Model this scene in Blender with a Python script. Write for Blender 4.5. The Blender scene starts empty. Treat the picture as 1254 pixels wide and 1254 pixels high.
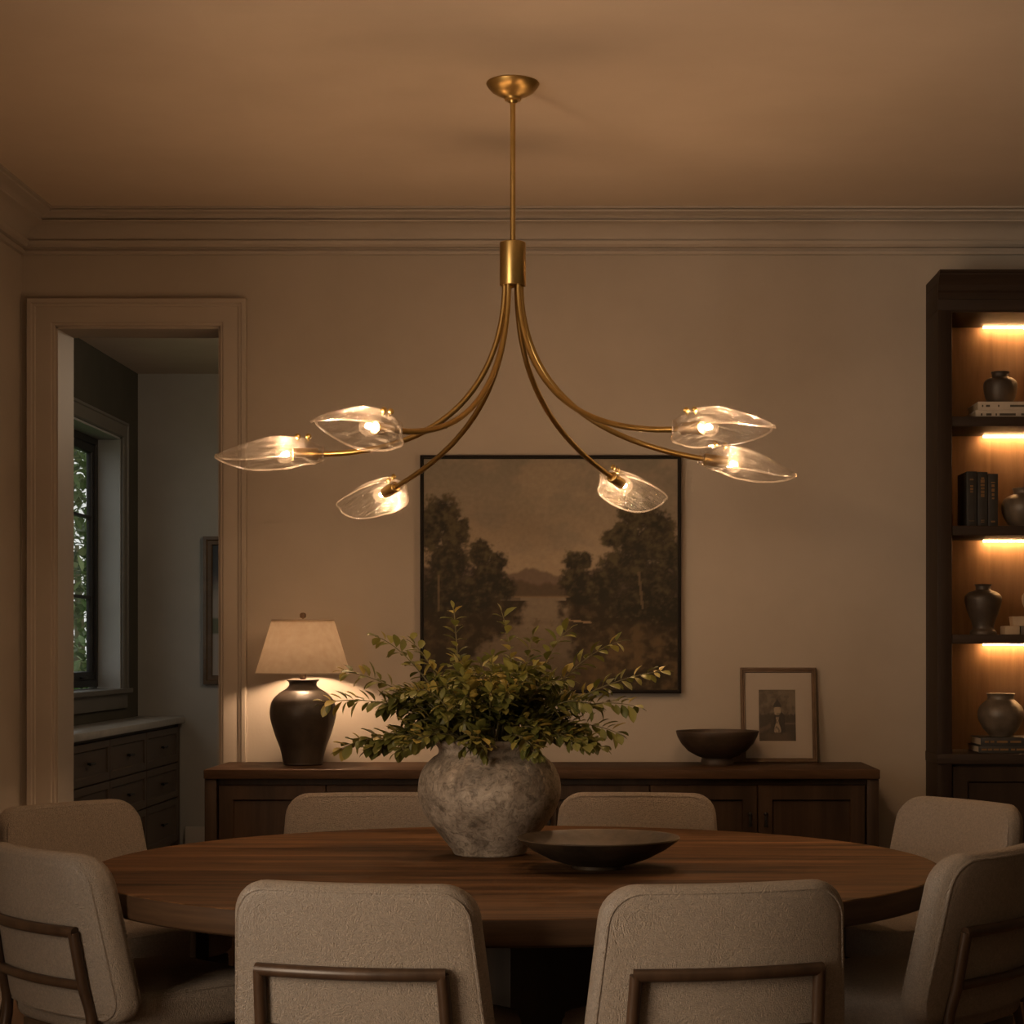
import bpy, bmesh, math, random
from mathutils import Vector, Matrix, noise

R = random.Random(7)
scene = bpy.context.scene
COL = scene.collection
PI = math.pi

# ------------------------------------------------------------------ camera
CH = 1.31                      # eye height
F, VX, VY = 2300.0, 725.0, 795.0
def X(px, y): return (px - VX) * y / F
def Z(py, y): return CH - (py - VY) * y / F

cd = bpy.data.cameras.new('camera')
cam = bpy.data.objects.new('camera', cd)
COL.objects.link(cam)
cam.location = (0, 0, CH)
cam.rotation_euler = (PI / 2, 0, 0)
cd.sensor_width = 36
cd.lens = F / 1254 * 36
cd.shift_x = -(VX - 627) / 1254
cd.shift_y = (VY - 627) / 1254
cd.clip_start = 0.05
scene.camera = cam
vs = scene.view_settings
vs.view_transform = 'Standard'
vs.look = 'None'
vs.gamma = 1
vs.exposure = 0.0
vs.use_curve_mapping = False
scene.cycles.sample_clamp_indirect = 2.0
scene.cycles.transparent_max_bounces = 32
scene.cycles.max_bounces = 10

# ------------------------------------------------------------------ materials
def new_mat(name):
    m = bpy.data.materials.new(name)
    m.use_nodes = True
    nt = m.node_tree
    for n in list(nt.nodes): nt.nodes.remove(n)
    out = nt.nodes.new('ShaderNodeOutputMaterial')
    return m, nt, out

def N(nt, t, **kw):
    n = nt.nodes.new(t)
    for k, v in kw.items():
        if k in n.inputs: n.inputs[k].default_value = v
        else: setattr(n, k, v)
    return n

def ramp(nt, fac, stops):
    r = nt.nodes.new('ShaderNodeValToRGB')
    e = r.color_ramp.elements
    while len(e) < len(stops): e.new(0.5)
    for el, (p, c) in zip(e, stops):
        el.position = p
        el.color = (*c, 1)
    nt.links.new(fac, r.inputs[0])
    return r.outputs[0]

def mottled(name, c1, c2, scale=6, rough=0.7, bump=0.0, bscale=60, stretch=(1, 1, 1), metallic=0.0,
            detail=5, coat=0.0, lo=0.3, hi=0.7, spec=0.5, bdist=0.01, voro=None, sheen=0.0):
    m, nt, out = new_mat(name)
    b = N(nt, 'ShaderNodeBsdfPrincipled', Roughness=rough, Metallic=metallic)
    b.inputs['Specular IOR Level'].default_value = spec
    b.inputs['Coat Weight'].default_value = coat
    b.inputs['Sheen Weight'].default_value = sheen
    tc = N(nt, 'ShaderNodeTexCoord')
    mp = N(nt, 'ShaderNodeMapping')
    mp.inputs['Scale'].default_value = stretch
    nt.links.new(tc.outputs['Object'], mp.inputs[0])
    nz = N(nt, 'ShaderNodeTexNoise', Scale=scale, Detail=detail, Roughness=0.6)
    nt.links.new(mp.outputs[0], nz.inputs['Vector'])
    col = ramp(nt, nz.outputs['Fac'], [(lo, c1), (hi, c2)])
    nt.links.new(col, b.inputs['Base Color'])
    if bump:
        if voro:
            n2 = N(nt, 'ShaderNodeTexVoronoi', Scale=bscale, feature='F1')
            src = n2.outputs['Distance']
            wz = N(nt, 'ShaderNodeTexNoise', Scale=bscale * 0.8, Detail=2)
            nt.links.new(tc.outputs['Object'], wz.inputs['Vector'])
            mx = N(nt, 'ShaderNodeMixRGB', Fac=0.12)
            nt.links.new(tc.outputs['Object'], mx.inputs[1])
            nt.links.new(wz.outputs['Color'], mx.inputs[2])
            nt.links.new(mx.outputs[0], n2.inputs['Vector'])
        else:
            n2 = N(nt, 'ShaderNodeTexNoise', Scale=bscale, Detail=3)
            nt.links.new(mp.outputs[0], n2.inputs['Vector'])
            src = n2.outputs['Fac']
        if voro:
            yr = N(nt, 'ShaderNodeMapRange')
            for k_, v_ in (('From Min', 0.1), ('From Max', 0.6), ('To Min', 1.08), ('To Max', 0.74)): yr.inputs[k_].default_value = v_
            nt.links.new(src, yr.inputs['Value'])
            ym = N(nt, 'ShaderNodeMixRGB', blend_type='MULTIPLY', Fac=1.0)
            nt.links.new(col, ym.inputs[1]); nt.links.new(yr.outputs[0], ym.inputs[2])
            nt.links.new(ym.outputs[0], b.inputs['Base Color'])
        bp = N(nt, 'ShaderNodeBump', Strength=bump, Distance=bdist, invert=bool(voro))
        nt.links.new(src, bp.inputs['Height'])
        nt.links.new(bp.outputs[0], b.inputs['Normal'])
    nt.links.new(b.outputs[0], out.inputs[0])
    return m

def emit_mat(name, c, s):
    m, nt, out = new_mat(name)
    e = N(nt, 'ShaderNodeEmission', Color=(*c, 1), Strength=s)
    nt.links.new(e.outputs[0], out.inputs[0])
    return m

def wood(name, c1, c2, axis='X', rough=0.45, planks=0.0, spec=0.4, scale=1.0):
    """grain stretched along one axis; planks > 0 adds board-to-board tone changes of that width"""
    m, nt, out = new_mat(name)
    b = N(nt, 'ShaderNodeBsdfPrincipled', Roughness=rough)
    b.inputs['Specular IOR Level'].default_value = spec
    tc = N(nt, 'ShaderNodeTexCoord')
    mp = N(nt, 'ShaderNodeMapping')
    s = {'X': (0.8, 9, 9), 'Y': (9, 0.8, 9), 'Z': (9, 9, 0.8)}[axis]
    mp.inputs['Scale'].default_value = tuple(v * scale for v in s)
    nt.links.new(tc.outputs['Object'], mp.inputs[0])
    n1 = N(nt, 'ShaderNodeTexNoise', Scale=1.6, Detail=8, Roughness=0.72, Distortion=0.35)
    nt.links.new(mp.outputs[0], n1.inputs['Vector'])
    col = ramp(nt, n1.outputs['Fac'], [(0.34, c1), (0.66, c2)])
    if planks:
        sep = N(nt, 'ShaderNodeSeparateXYZ')
        nt.links.new(tc.outputs['Object'], sep.inputs[0])
        dv = N(nt, 'ShaderNodeMath', operation='DIVIDE')
        dv.inputs[1].default_value = planks
        nt.links.new(sep.outputs['Y' if axis == 'X' else 'X'], dv.inputs[0])
        fl = N(nt, 'ShaderNodeMath', operation='FLOOR')
        nt.links.new(dv.outputs[0], fl.inputs[0])
        wn = N(nt, 'ShaderNodeTexWhiteNoise', noise_dimensions='1D')
        nt.links.new(fl.outputs[0], wn.inputs['W'])
        mr = N(nt, 'ShaderNodeMapRange')
        mr.inputs['To Min'].default_value = 0.72
        mr.inputs['To Max'].default_value = 1.15
        nt.links.new(wn.outputs['Value'], mr.inputs['Value'])
        mx = N(nt, 'ShaderNodeMixRGB', blend_type='MULTIPLY', Fac=1.0)
        nt.links.new(col, mx.inputs[1])
        nt.links.new(mr.outputs[0], mx.inputs[2])
        col = mx.outputs[0]
    nt.links.new(col, b.inputs['Base Color'])
    bp = N(nt, 'ShaderNodeBump', Strength=0.15, Distance=0.004)
    nt.links.new(n1.outputs['Fac'], bp.inputs['Height'])
    nt.links.new(bp.outputs[0], b.inputs['Normal'])
    rr = N(nt, 'ShaderNodeMapRange')
    rr.inputs['To Min'].default_value = rough - 0.08
    rr.inputs['To Max'].default_value = rough + 0.12
    nt.links.new(n1.outputs['Fac'], rr.inputs['Value'])
    nt.links.new(rr.outputs[0], b.inputs['Roughness'])
    nt.links.new(b.outputs[0], out.inputs[0])
    return m

def stoneware(name):
    m, nt, out = new_mat(name)
    b = N(nt, 'ShaderNodeBsdfPrincipled', Roughness=0.6)
    tc = N(nt, 'ShaderNodeTexCoord')
    n1 = N(nt, 'ShaderNodeTexNoise', Scale=9, Detail=9, Roughness=0.7, Distortion=0.6)
    n2 = N(nt, 'ShaderNodeTexNoise', Scale=46, Detail=6, Roughness=0.75, Distortion=1.2)
    for q in (n1, n2): nt.links.new(tc.outputs['Object'], q.inputs['Vector'])
    c1 = ramp(nt, n1.outputs['Fac'], [(0.36, (0.16, 0.128, 0.10)), (0.5, (0.30, 0.25, 0.20)), (0.66, (0.46, 0.39, 0.32))])
    c2 = ramp(nt, n2.outputs['Fac'], [(0.36, (0.30, 0.28, 0.26)), (0.52, (1, 1, 1)), (0.72, (1.25, 1.25, 1.25))])
    mx = N(nt, 'ShaderNodeMixRGB', blend_type='MULTIPLY', Fac=0.85)
    nt.links.new(c1, mx.inputs[1]); nt.links.new(c2, mx.inputs[2])
    nt.links.new(mx.outputs[0], b.inputs['Base Color'])
    bp = N(nt, 'ShaderNodeBump', Strength=0.5, Distance=0.006)
    nt.links.new(n2.outputs['Fac'], bp.inputs['Height'])
    nt.links.new(bp.outputs[0], b.inputs['Normal'])
    nt.links.new(b.outputs[0], out.inputs[0])
    return m

def thin_glass(name, tint, haze, gloss_rough=0.08, base_gloss=0.06, edge=0.7, bump=0.0):
    """clear blown glass: mostly see-through, glossier at grazing angles, a little haze that catches the bulb"""
    m, nt, out = new_mat(name)
    tr = N(nt, 'ShaderNodeBsdfTransparent', Color=(*tint, 1))
    gl = N(nt, 'ShaderNodeBsdfGlossy', Roughness=gloss_rough, Color=(1, 0.97, 0.93, 1))
    tl = N(nt, 'ShaderNodeBsdfTranslucent', Color=(1, 0.95, 0.88, 1))
    df = N(nt, 'ShaderNodeBsdfDiffuse', Color=(1, 0.95, 0.88, 1))
    hz = N(nt, 'ShaderNodeMixShader', Fac=0.5)
    nt.links.new(tl.outputs[0], hz.inputs[1]); nt.links.new(df.outputs[0], hz.inputs[2])
    m1 = N(nt, 'ShaderNodeMixShader')
    nt.links.new(tr.outputs[0], m1.inputs[1]); nt.links.new(hz.outputs[0], m1.inputs[2])
    tc = N(nt, 'ShaderNodeTexCoord')
    nz = N(nt, 'ShaderNodeTexNoise', Scale=45, Detail=4)
    nt.links.new(tc.outputs['Object'], nz.inputs['Vector'])
    mr = N(nt, 'ShaderNodeMapRange')
    mr.inputs['From Min'].default_value = 0.4
    mr.inputs['From Max'].default_value = 0.75
    mr.inputs['To Min'].default_value = haze * 0.4
    mr.inputs['To Max'].default_value = haze * 2.2
    nt.links.new(nz.outputs['Fac'], mr.inputs['Value'])
    nt.links.new(mr.outputs[0], m1.inputs[0])
    lw = N(nt, 'ShaderNodeLayerWeight', Blend=0.5)
    pw = N(nt, 'ShaderNodeMath', operation='POWER')
    pw.inputs[1].default_value = 3.0
    nt.links.new(lw.outputs['Facing'], pw.inputs[0])
    m2r = N(nt, 'ShaderNodeMapRange')
    m2r.inputs['To Min'].default_value = base_gloss
    m2r.inputs['To Max'].default_value = edge
    nt.links.new(pw.outputs[0], m2r.inputs['Value'])
    m2 = N(nt, 'ShaderNodeMixShader')
    nt.links.new(m2r.outputs[0], m2.inputs[0])
    nt.links.new(m1.outputs[0], m2.inputs[1]); nt.links.new(gl.outputs[0], m2.inputs[2])
    if bump:
        bp = N(nt, 'ShaderNodeBump', Strength=bump, Distance=0.004)
        nt.links.new(nz.outputs['Fac'], bp.inputs['Height'])
        nt.links.new(bp.outputs[0], gl.inputs['Normal'])
    nt.links.new(m2.outputs[0], out.inputs[0])
    return m

def leaf_glass(name):
    """clear glass with cast-in veins running along the leaf; 'veins' holds (along, across) per vertex"""
    m, nt, out = new_mat(name)
    at = N(nt, 'ShaderNodeAttribute', attribute_name='veins')
    mp = N(nt, 'ShaderNodeMapping')
    mp.inputs['Scale'].default_value = (5, 26, 1)
    nt.links.new(at.outputs['Vector'], mp.inputs[0])
    nz = N(nt, 'ShaderNodeTexNoise', Scale=1.0, Detail=5, Roughness=0.6, Distortion=0.5)
    nt.links.new(mp.outputs[0], nz.inputs['Vector'])
    def rng(lo, hi, a, c):
        r = N(nt, 'ShaderNodeMapRange')
        for k, v in (('From Min', lo), ('From Max', hi), ('To Min', a), ('To Max', c)): r.inputs[k].default_value = v
        nt.links.new(nz.outputs['Fac'], r.inputs['Value'])
        return r.outputs[0]
    tr = N(nt, 'ShaderNodeBsdfTransparent', Color=(0.985, 0.975, 0.965, 1))
    tl = N(nt, 'ShaderNodeBsdfTranslucent', Color=(1, 0.96, 0.9, 1))
    df = N(nt, 'ShaderNodeBsdfDiffuse', Color=(1, 0.96, 0.9, 1))
    gl = N(nt, 'ShaderNodeBsdfGlossy', Roughness=0.16, Color=(1, 0.97, 0.93, 1))
    bp = N(nt, 'ShaderNodeBump', Strength=1.0, Distance=0.012)
    nt.links.new(nz.outputs['Fac'], bp.inputs['Height'])
    nt.links.new(bp.outputs[0], gl.inputs['Normal'])
    hz = N(nt, 'ShaderNodeMixShader', Fac=0.5)
    nt.links.new(tl.outputs[0], hz.inputs[1]); nt.links.new(df.outputs[0], hz.inputs[2])
    m1 = N(nt, 'ShaderNodeMixShader')
    nt.links.new(rng(0.50, 0.74, 0.001, 0.075), m1.inputs[0])
    nt.links.new(tr.outputs[0], m1.inputs[1]); nt.links.new(hz.outputs[0], m1.inputs[2])
    lw = N(nt, 'ShaderNodeLayerWeight', Blend=0.5)
    nt.links.new(bp.outputs[0], lw.inputs['Normal'])
    pw = N(nt, 'ShaderNodeMath', operation='POWER'); pw.inputs[1].default_value = 3.0
    nt.links.new(lw.outputs['Facing'], pw.inputs[0])
    mr = N(nt, 'ShaderNodeMapRange'); mr.inputs['To Min'].default_value = 0.05; mr.inputs['To Max'].default_value = 0.8
    nt.links.new(pw.outputs[0], mr.inputs['Value'])
    m2 = N(nt, 'ShaderNodeMixShader')
    nt.links.new(mr.outputs[0], m2.inputs[0])
    nt.links.new(m1.outputs[0], m2.inputs[1]); nt.links.new(gl.outputs[0], m2.inputs[2])
    nt.links.new(m2.outputs[0], out.inputs[0])
    return m

def painted(name, rough=0.6, coat=0.0):
    m, nt, out = new_mat(name)
    b = N(nt, 'ShaderNodeBsdfPrincipled', Roughness=rough)
    b.inputs['Specular IOR Level'].default_value = 0.2
    a = N(nt, 'ShaderNodeVertexColor', layer_name='paint')
    nt.links.new(a.outputs[0], b.inputs['Base Color'])
    nt.links.new(b.outputs[0], out.inputs[0])
    return m

WARM = (1.0, 0.62, 0.355)
S_BULB, S_LAMP, S_LED = 4000, 330, 90
M = {}
M['wall'] = mottled('plaster', (0.40, 0.355, 0.30), (0.45, 0.40, 0.34), 2.2, 0.9, 0.05, 90, spec=0.2)
M['ceiling'] = mottled('ceiling_paint', (0.54, 0.45, 0.36), (0.60, 0.505, 0.41), 1.6, 0.92, 0.03, 120, spec=0.1)
M['trim'] = mottled('trim_paint', (0.39, 0.345, 0.295), (0.43, 0.38, 0.325), 3, 0.5, spec=0.3)
M['hall_wall'] = mottled('hall_plaster', (0.36, 0.34, 0.30), (0.41, 0.385, 0.345), 2.5, 0.9, 0.05, 90, spec=0.2)
M['dark_wall'] = mottled('dark_olive_paint', (0.060, 0.055, 0.042), (0.075, 0.068, 0.052), 2.5, 0.85, spec=0.2)  # hall side wall; also put on unseen dining walls to absorb bounce light
M['dark_trim'] = mottled('dark_casing_paint', (0.11, 0.10, 0.085), (0.13, 0.12, 0.10), 3, 0.5)
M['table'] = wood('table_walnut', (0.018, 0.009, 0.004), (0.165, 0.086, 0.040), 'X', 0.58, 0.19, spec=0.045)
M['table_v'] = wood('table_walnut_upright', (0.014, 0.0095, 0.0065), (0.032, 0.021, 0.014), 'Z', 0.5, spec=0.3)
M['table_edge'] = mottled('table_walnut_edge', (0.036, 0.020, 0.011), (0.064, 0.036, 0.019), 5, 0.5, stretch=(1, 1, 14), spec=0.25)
M['side'] = wood('sideboard_walnut', (0.032, 0.018, 0.010), (0.090, 0.050, 0.028), 'X', 0.5, spec=0.12)
M['side_v'] = wood('sideboard_walnut_upright', (0.026, 0.0155, 0.0095), (0.060, 0.035, 0.021), 'Z', 0.48, spec=0.25)
M['shelf'] = wood('bookcase_oak_dark', (0.020, 0.012, 0.008), (0.036, 0.022, 0.014), 'X', 0.55, spec=0.2)
M['shelf_v'] = wood('bookcase_oak_dark_upright', (0.020, 0.012, 0.008), (0.036, 0.022, 0.014), 'Z', 0.55, spec=0.2)
M['shelf_back'] = wood('bookcase_back_oak', (0.15, 0.085, 0.042), (0.24, 0.142, 0.075), 'Z', 0.55, 0.22)
M['hall_cab'] = mottled('hall_cabinet_paint', (0.060, 0.040, 0.027), (0.080, 0.054, 0.036), 4, 0.5)
M['stone'] = mottled('counter_stone', (0.30, 0.28, 0.25), (0.42, 0.39, 0.35), 8, 0.28)
M['floor'] = wood('floor_oak', (0.10, 0.055, 0.03), (0.19, 0.11, 0.06), 'Y', 0.45, 0.14)
M['fabric'] = mottled('boucle_oatmeal', (0.52, 0.415, 0.315), (0.68, 0.55, 0.43), 120, 0.95, 1.0, 105, spec=0.15,
                      voro=True, bdist=0.022, sheen=0.3)
M['frame'] = wood('chair_walnut', (0.026, 0.015, 0.009), (0.058, 0.033, 0.019), 'Z', 0.32)
M['brass'] = mottled('aged_brass', (0.56, 0.38, 0.13), (0.70, 0.49, 0.19), 14, 0.34, metallic=1.0)
M['glass'] = leaf_glass('blown_glass')
M['glass_rim'] = thin_glass('blown_glass_rim', (0.98, 0.95, 0.92), 0.10, 0.12, 0.25, 0.85)
M['bulb_glass'] = thin_glass('bulb_glass', (1.0, 0.97, 0.90), 0.0025, 0.05, 0.03, 0.5)
M['filament'] = emit_mat('bulb_glow', WARM, S_BULB)
M['lamp_glow'] = emit_mat('lamp_bulb_glow', WARM, S_LAMP)
M['led'] = emit_mat('led_glow', (1.0, 0.52, 0.20), S_LED)
M['pot'] = stoneware('weathered_stoneware')
M['bronze'] = mottled('dark_bronze', (0.016, 0.013, 0.011), (0.075, 0.053, 0.033), 9, 0.45, 0.2, 25, metallic=0.45)
M['lamp_body'] = mottled('dark_glazed_ceramic', (0.022, 0.018, 0.015), (0.065, 0.048, 0.035), 8, 0.42, 0.3, 18, spec=0.5)
M['bowl'] = mottled('dark_turned_wood', (0.035, 0.024, 0.017), (0.075, 0.05, 0.034), 10, 0.5, 0.2, 30)
M['ceramic_a'] = mottled('dark_brown_ceramic', (0.040, 0.028, 0.02), (0.085, 0.06, 0.04), 9, 0.5, 0.2, 20)
M['ceramic_b'] = mottled('grey_brown_ceramic', (0.06, 0.046, 0.034), (0.15, 0.115, 0.082), 14, 0.45, 0.2, 20)
M['clay'] = mottled('pale_clay', (0.34, 0.25, 0.16), (0.45, 0.34, 0.23), 10, 0.7)
M['paper_cover'] = mottled('pale_book_cloth', (0.42, 0.36, 0.29), (0.50, 0.43, 0.35), 20, 0.8)
M['page'] = mottled('book_pages', (0.42, 0.33, 0.22), (0.52, 0.42, 0.30), 40, 0.9, stretch=(1, 1, 20))
M['dark_cover'] = mottled('black_book_cloth', (0.016, 0.014, 0.012), (0.03, 0.026, 0.022), 20, 0.6)
M['gilt'] = mottled('gilt_lettering', (0.22, 0.125, 0.05), (0.28, 0.165, 0.07), 10, 0.45, metallic=0.6)
M['ink'] = mottled('dark_ink', (0.06, 0.05, 0.04), (0.08, 0.07, 0.05), 10, 0.8)
M['black'] = mottled('black_metal', (0.010, 0.010, 0.010), (0.018, 0.017, 0.016), 10, 0.45, metallic=0.3)
M['black_frame'] = mottled('black_frame_paint', (0.008, 0.006, 0.005), (0.013, 0.010, 0.008), 10, 0.6, spec=0.2)
M['bronze_frame'] = mottled('bronze_wood_frame', (0.085, 0.052, 0.028), (0.14, 0.085, 0.045), 20, 0.42, metallic=0.2)
M['mat_board'] = mottled('mat_board', (0.44, 0.385, 0.325), (0.47, 0.41, 0.35), 6, 0.9)
M['paint'] = painted('oil_paint', 0.55)
M['print'] = painted('print_paper', 0.5)
M['stem'] = mottled('twig', (0.09, 0.075, 0.03), (0.14, 0.12, 0.045), 30, 0.7)
M['grass'] = mottled('lawn', (0.05, 0.10, 0.02), (0.10, 0.18, 0.04), 3, 0.9)

def leaf_mat(name, c1, c2, c3):
    m, nt, out = new_mat(name)
    b = N(nt, 'ShaderNodeBsdfPrincipled', Roughness=0.42)
    b.inputs['Specular IOR Level'].default_value = 0.45
    g = N(nt, 'ShaderNodeNewGeometry')
    col = ramp(nt, g.outputs['Random Per Island'], [(0.0, c1), (0.6, c2), (1.0, c3)])
    nt.links.new(col, b.inputs['Base Color'])
    t = N(nt, 'ShaderNodeBsdfTranslucent')
    nt.links.new(col, t.inputs[0])
    mx = N(nt, 'ShaderNodeMixShader', Fac=0.25)
    nt.links.new(b.outputs[0], mx.inputs[1]); nt.links.new(t.outputs[0], mx.inputs[2])
    nt.links.new(mx.outputs[0], out.inputs[0])
    return m
M['leaf'] = leaf_mat('green_leaf', (0.08, 0.092, 0.022), (0.20, 0.19, 0.045), (0.42, 0.33, 0.09))
M['tree_leaf'] = leaf_mat('garden_leaf', (0.035, 0.08, 0.015), (0.09, 0.15, 0.035), (0.20, 0.24, 0.09))

def shade_mat():
    m, nt, out = new_mat('linen_shade')
    d = N(nt, 'ShaderNodeBsdfDiffuse')
    t = N(nt, 'ShaderNodeBsdfTranslucent')
    tc = N(nt, 'ShaderNodeTexCoord')
    nz = N(nt, 'ShaderNodeTexNoise', Scale=38, Detail=6)
    nt.links.new(tc.outputs['Object'], nz.inputs['Vector'])
    col = ramp(nt, nz.outputs['Fac'], [(0.3, (0.84, 0.76, 0.66)), (0.7, (0.95, 0.89, 0.80))])
    nt.links.new(col, d.inputs[0]); nt.links.new(col, t.inputs[0])
    mx = N(nt, 'ShaderNodeMixShader', Fac=0.93)
    nt.links.new(d.outputs[0], mx.inputs[1]); nt.links.new(t.outputs[0], mx.inputs[2])
    nt.links.new(mx.outputs[0], out.inputs[0])
    return m
M['shade'] = shade_mat()

# ------------------------------------------------------------------ object helpers
def obj(name, bm, mat, parent=None, smooth=True, angle=40):
    bmesh.ops.recalc_face_normals(bm, faces=bm.faces[:])
    me = bpy.data.meshes.new(name)
    bm.to_mesh(me); bm.free()
    if smooth:
        for p in me.polygons: p.use_smooth = True
        me.set_sharp_from_angle(angle=math.radians(angle))
    if mat: me.materials.append(M[mat] if isinstance(mat, str) else mat)
    o = bpy.data.objects.new(name, me)
    COL.objects.link(o)
    if parent: o.parent = parent
    return o

def tag(o, label, cat, group=None, kind=None):
    o['label'] = label; o['category'] = cat
    if group: o['group'] = group
    if kind: o['kind'] = kind
    return o

def thing(name, label, cat, loc=(0, 0, 0), rz=0.0, group=None):
    o = bpy.data.objects.new(name, None)
    COL.objects.link(o)
    o.empty_display_size = 0.1
    o.location = loc; o.rotation_euler = (0, 0, rz)
    return tag(o, label, cat, group)

def struct(name, bm, mat, label=None, cat=None, smooth=True):
    o = obj(name, bm, mat, None, smooth)
    o['kind'] = 'structure'
    if label: o['label'] = label
    if cat: o['category'] = cat
    return o

def copy_tree(o, parent=None):
    c = o.copy(); COL.objects.link(c)
    if parent: c.parent = parent
    for ch in list(o.children): copy_tree(ch, c)
    return c

def BM(): return bmesh.new()

def box(bm, x0, x1, y0, y1, z0, z1, bev=0.0, seg=2, mat=None):
    t = BM()
    bmesh.ops.create_cube(t, size=1, matrix=Matrix.Translation(((x0 + x1) / 2, (y0 + y1) / 2, (z0 + z1) / 2)) @
                          Matrix.Diagonal((abs(x1 - x0), abs(y1 - y0), abs(z1 - z0), 1)))
    if bev: bmesh.ops.bevel(t, geom=t.edges[:], offset=bev, segments=seg, profile=0.5, affect='EDGES')
    if mat is not None: bmesh.ops.transform(t, matrix=mat, verts=t.verts[:])
    merge(bm, t)
    return bm

def merge(bm, t):
    mp = {v: bm.verts.new(v.co) for v in t.verts}
    for f in t.faces:
        try: bm.faces.new([mp[v] for v in f.verts])
        except ValueError: pass
    t.free()

def rings(bm, rs, cap=True, closed_u=True):
    vs_ = [[bm.verts.new(p) for p in r] for r in rs]
    n = len(vs_[0])
    for a, b in zip(vs_, vs_[1:]):
        for i in range(n if closed_u else n - 1):
            j = (i + 1) % n
            bm.faces.new([a[i], a[j], b[j], b[i]])
    if cap and closed_u:
        bm.faces.new(vs_[0][::-1]); bm.faces.new(vs_[-1])
    return vs_

def lathe(bm, prof, n=48, c=(0, 0, 0)):
    rs = []
    for r, z in prof:
        rs.append([(c[0] + max(r, 1e-4) * math.cos(2 * PI * i / n), c[1] + max(r, 1e-4) * math.sin(2 * PI * i / n), c[2] + z)
                   for i in range(n)])
    rings(bm, rs)
    return bm

def spline(pts, k=8):
    """Catmull-Rom through the points"""
    P = [Vector(p) for p in pts]
    P = [P[0] * 2 - P[1]] + P + [P[-1] * 2 - P[-2]]
    o = []
    for i in range(1, len(P) - 2):
        a, b, c, d = P[i - 1:i + 3]
        for s in range(k):
            t = s / k
            o.append(0.5 * ((2 * b) + (c - a) * t + (2 * a - 5 * b + 4 * c - d) * t * t + (3 * b - a - 3 * c + d) * t ** 3))
    o.append(P[-2])
    return o

def prof_spline(pts, k=6):
    return [(p.x, p.y) for p in spline([(a, b, 0) for a, b in pts], k)]

def bezier(a, b, c, d, n=24):
    a, b, c, d = map(Vector, (a, b, c, d))
    return [a * (1 - t) ** 3 + b * 3 * t * (1 - t) ** 2 + c * 3 * t * t * (1 - t) + d * t ** 3 for t in [i / n for i in range(n + 1)]]

def tube(bm, pts, r, n=12, closed=False, flat=None):
    pts = [Vector(p) for p in pts]
    m = len(pts)
    rs = r if isinstance(r, (list, tuple)) else [r] * m
    T = []
    for i in range(m):
        if closed: t = pts[(i + 1) % m] - pts[i - 1]
        else: t = pts[min(i + 1, m - 1)] - pts[max(i - 1, 0)]
        T.append(t.normalized())
    up = Vector((0, 0, 1))
    if abs(T[0].dot(up)) > 0.95: up = Vector((0, 1, 0))
    nrm = (up - T[0] * up.dot(T[0])).normalized()
    out = []
    for i in range(m):
        if i:
            nrm = (nrm - T[i] * nrm.dot(T[i]))
            nrm.normalize()
        bn = T[i].cross(nrm)
        out.append([pts[i] + (nrm * math.cos(2 * PI * k / n) + bn * math.sin(2 * PI * k / n)) * rs[i] for k in range(n)])
    if closed: out.append(out[0])
    if closed:
        V = [[bm.verts.new(p) for p in ring] for ring in out[:-1]]
        V.append(V[0])
        for a, b in zip(V, V[1:]):
            for i in range(n):
                j = (i + 1) % n
                bm.faces.new([a[i], a[j], b[j], b[i]])
    else:
        rings(bm, out)
    return bm

def sweep(bm, path, prof, mp, closed=False):
    """2D path, profile of (offset to the left of travel, height), mitred corners; mp(u, v, h) -> xyz"""
    P = [Vector(p) for p in path]
    m = len(P)
    res = []
    for i in range(m):
        def nr(a, b):
            t = (b - a).normalized()
            return Vector((-t.y, t.x))
        if closed or 0 < i < m - 1:
            n1, n2 = nr(P[i - 1], P[i]), nr(P[i], P[(i + 1) % m])
            mit = (n1 + n2) / (1 + n1.dot(n2))
        elif i == 0: mit = nr(P[0], P[1])
        else: mit = nr(P[-2], P[-1])
        res.append([mp(P[i].x + mit.x * d, P[i].y + mit.y * d, h) for d, h in prof])
    V = [[bm.verts.new(p) for p in r] for r in res]
    k = len(prof)
    seq = list(zip(V, V[1:])) + ([(V[-1], V[0])] if closed else [])
    for a, b in seq:
        for i in range(k):
            j = (i + 1) % k
            bm.faces.new([a[i], a[j], b[j], b[i]])
    if not closed:
        bm.faces.new(V[0][::-1]); bm.faces.new(V[-1])
    return bm

def rect(u0, u1, v0, v1): return [(u0, v0), (u1, v0), (u1, v1), (u0, v1)]

def sphere(bm, c, r, sx=1, sy=1, sz=1, u=20, v=12):
    t = BM()
    bmesh.ops.create_uvsphere(t, u_segments=u, v_segments=v, radius=r)
    bmesh.ops.transform(t, matrix=Matrix.Translation(c) @ Matrix.Diagonal((sx, sy, sz, 1)), verts=t.verts[:])
    merge(bm, t)
    return bm

def rounded_poly(pts, radii, seg=6):
    out = []
    n = len(pts)
    for i in range(n):
        p, a, b = Vector(pts[i]), Vector(pts[i - 1]), Vector(pts[(i + 1) % n])
        da, db = (a - p).normalized(), (b - p).normalized()
        ang = da.angle(db)
        r = radii[i]
        d = r / math.tan(ang / 2)
        c = p + (da + db).normalized() * (r / math.sin(ang / 2))
        s, e = p + da * d - c, p + db * d - c
        a0, a1 = math.atan2(s.y, s.x), math.atan2(e.y, e.x)
        while a1 - a0 > PI: a1 -= 2 * PI
        while a1 - a0 < -PI: a1 += 2 * PI
        for k in range(seg + 1):
            t = a0 + (a1 - a0) * k / seg
            out.append((c.x + r * math.cos(t), c.y + r * math.sin(t)))
    return out

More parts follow.
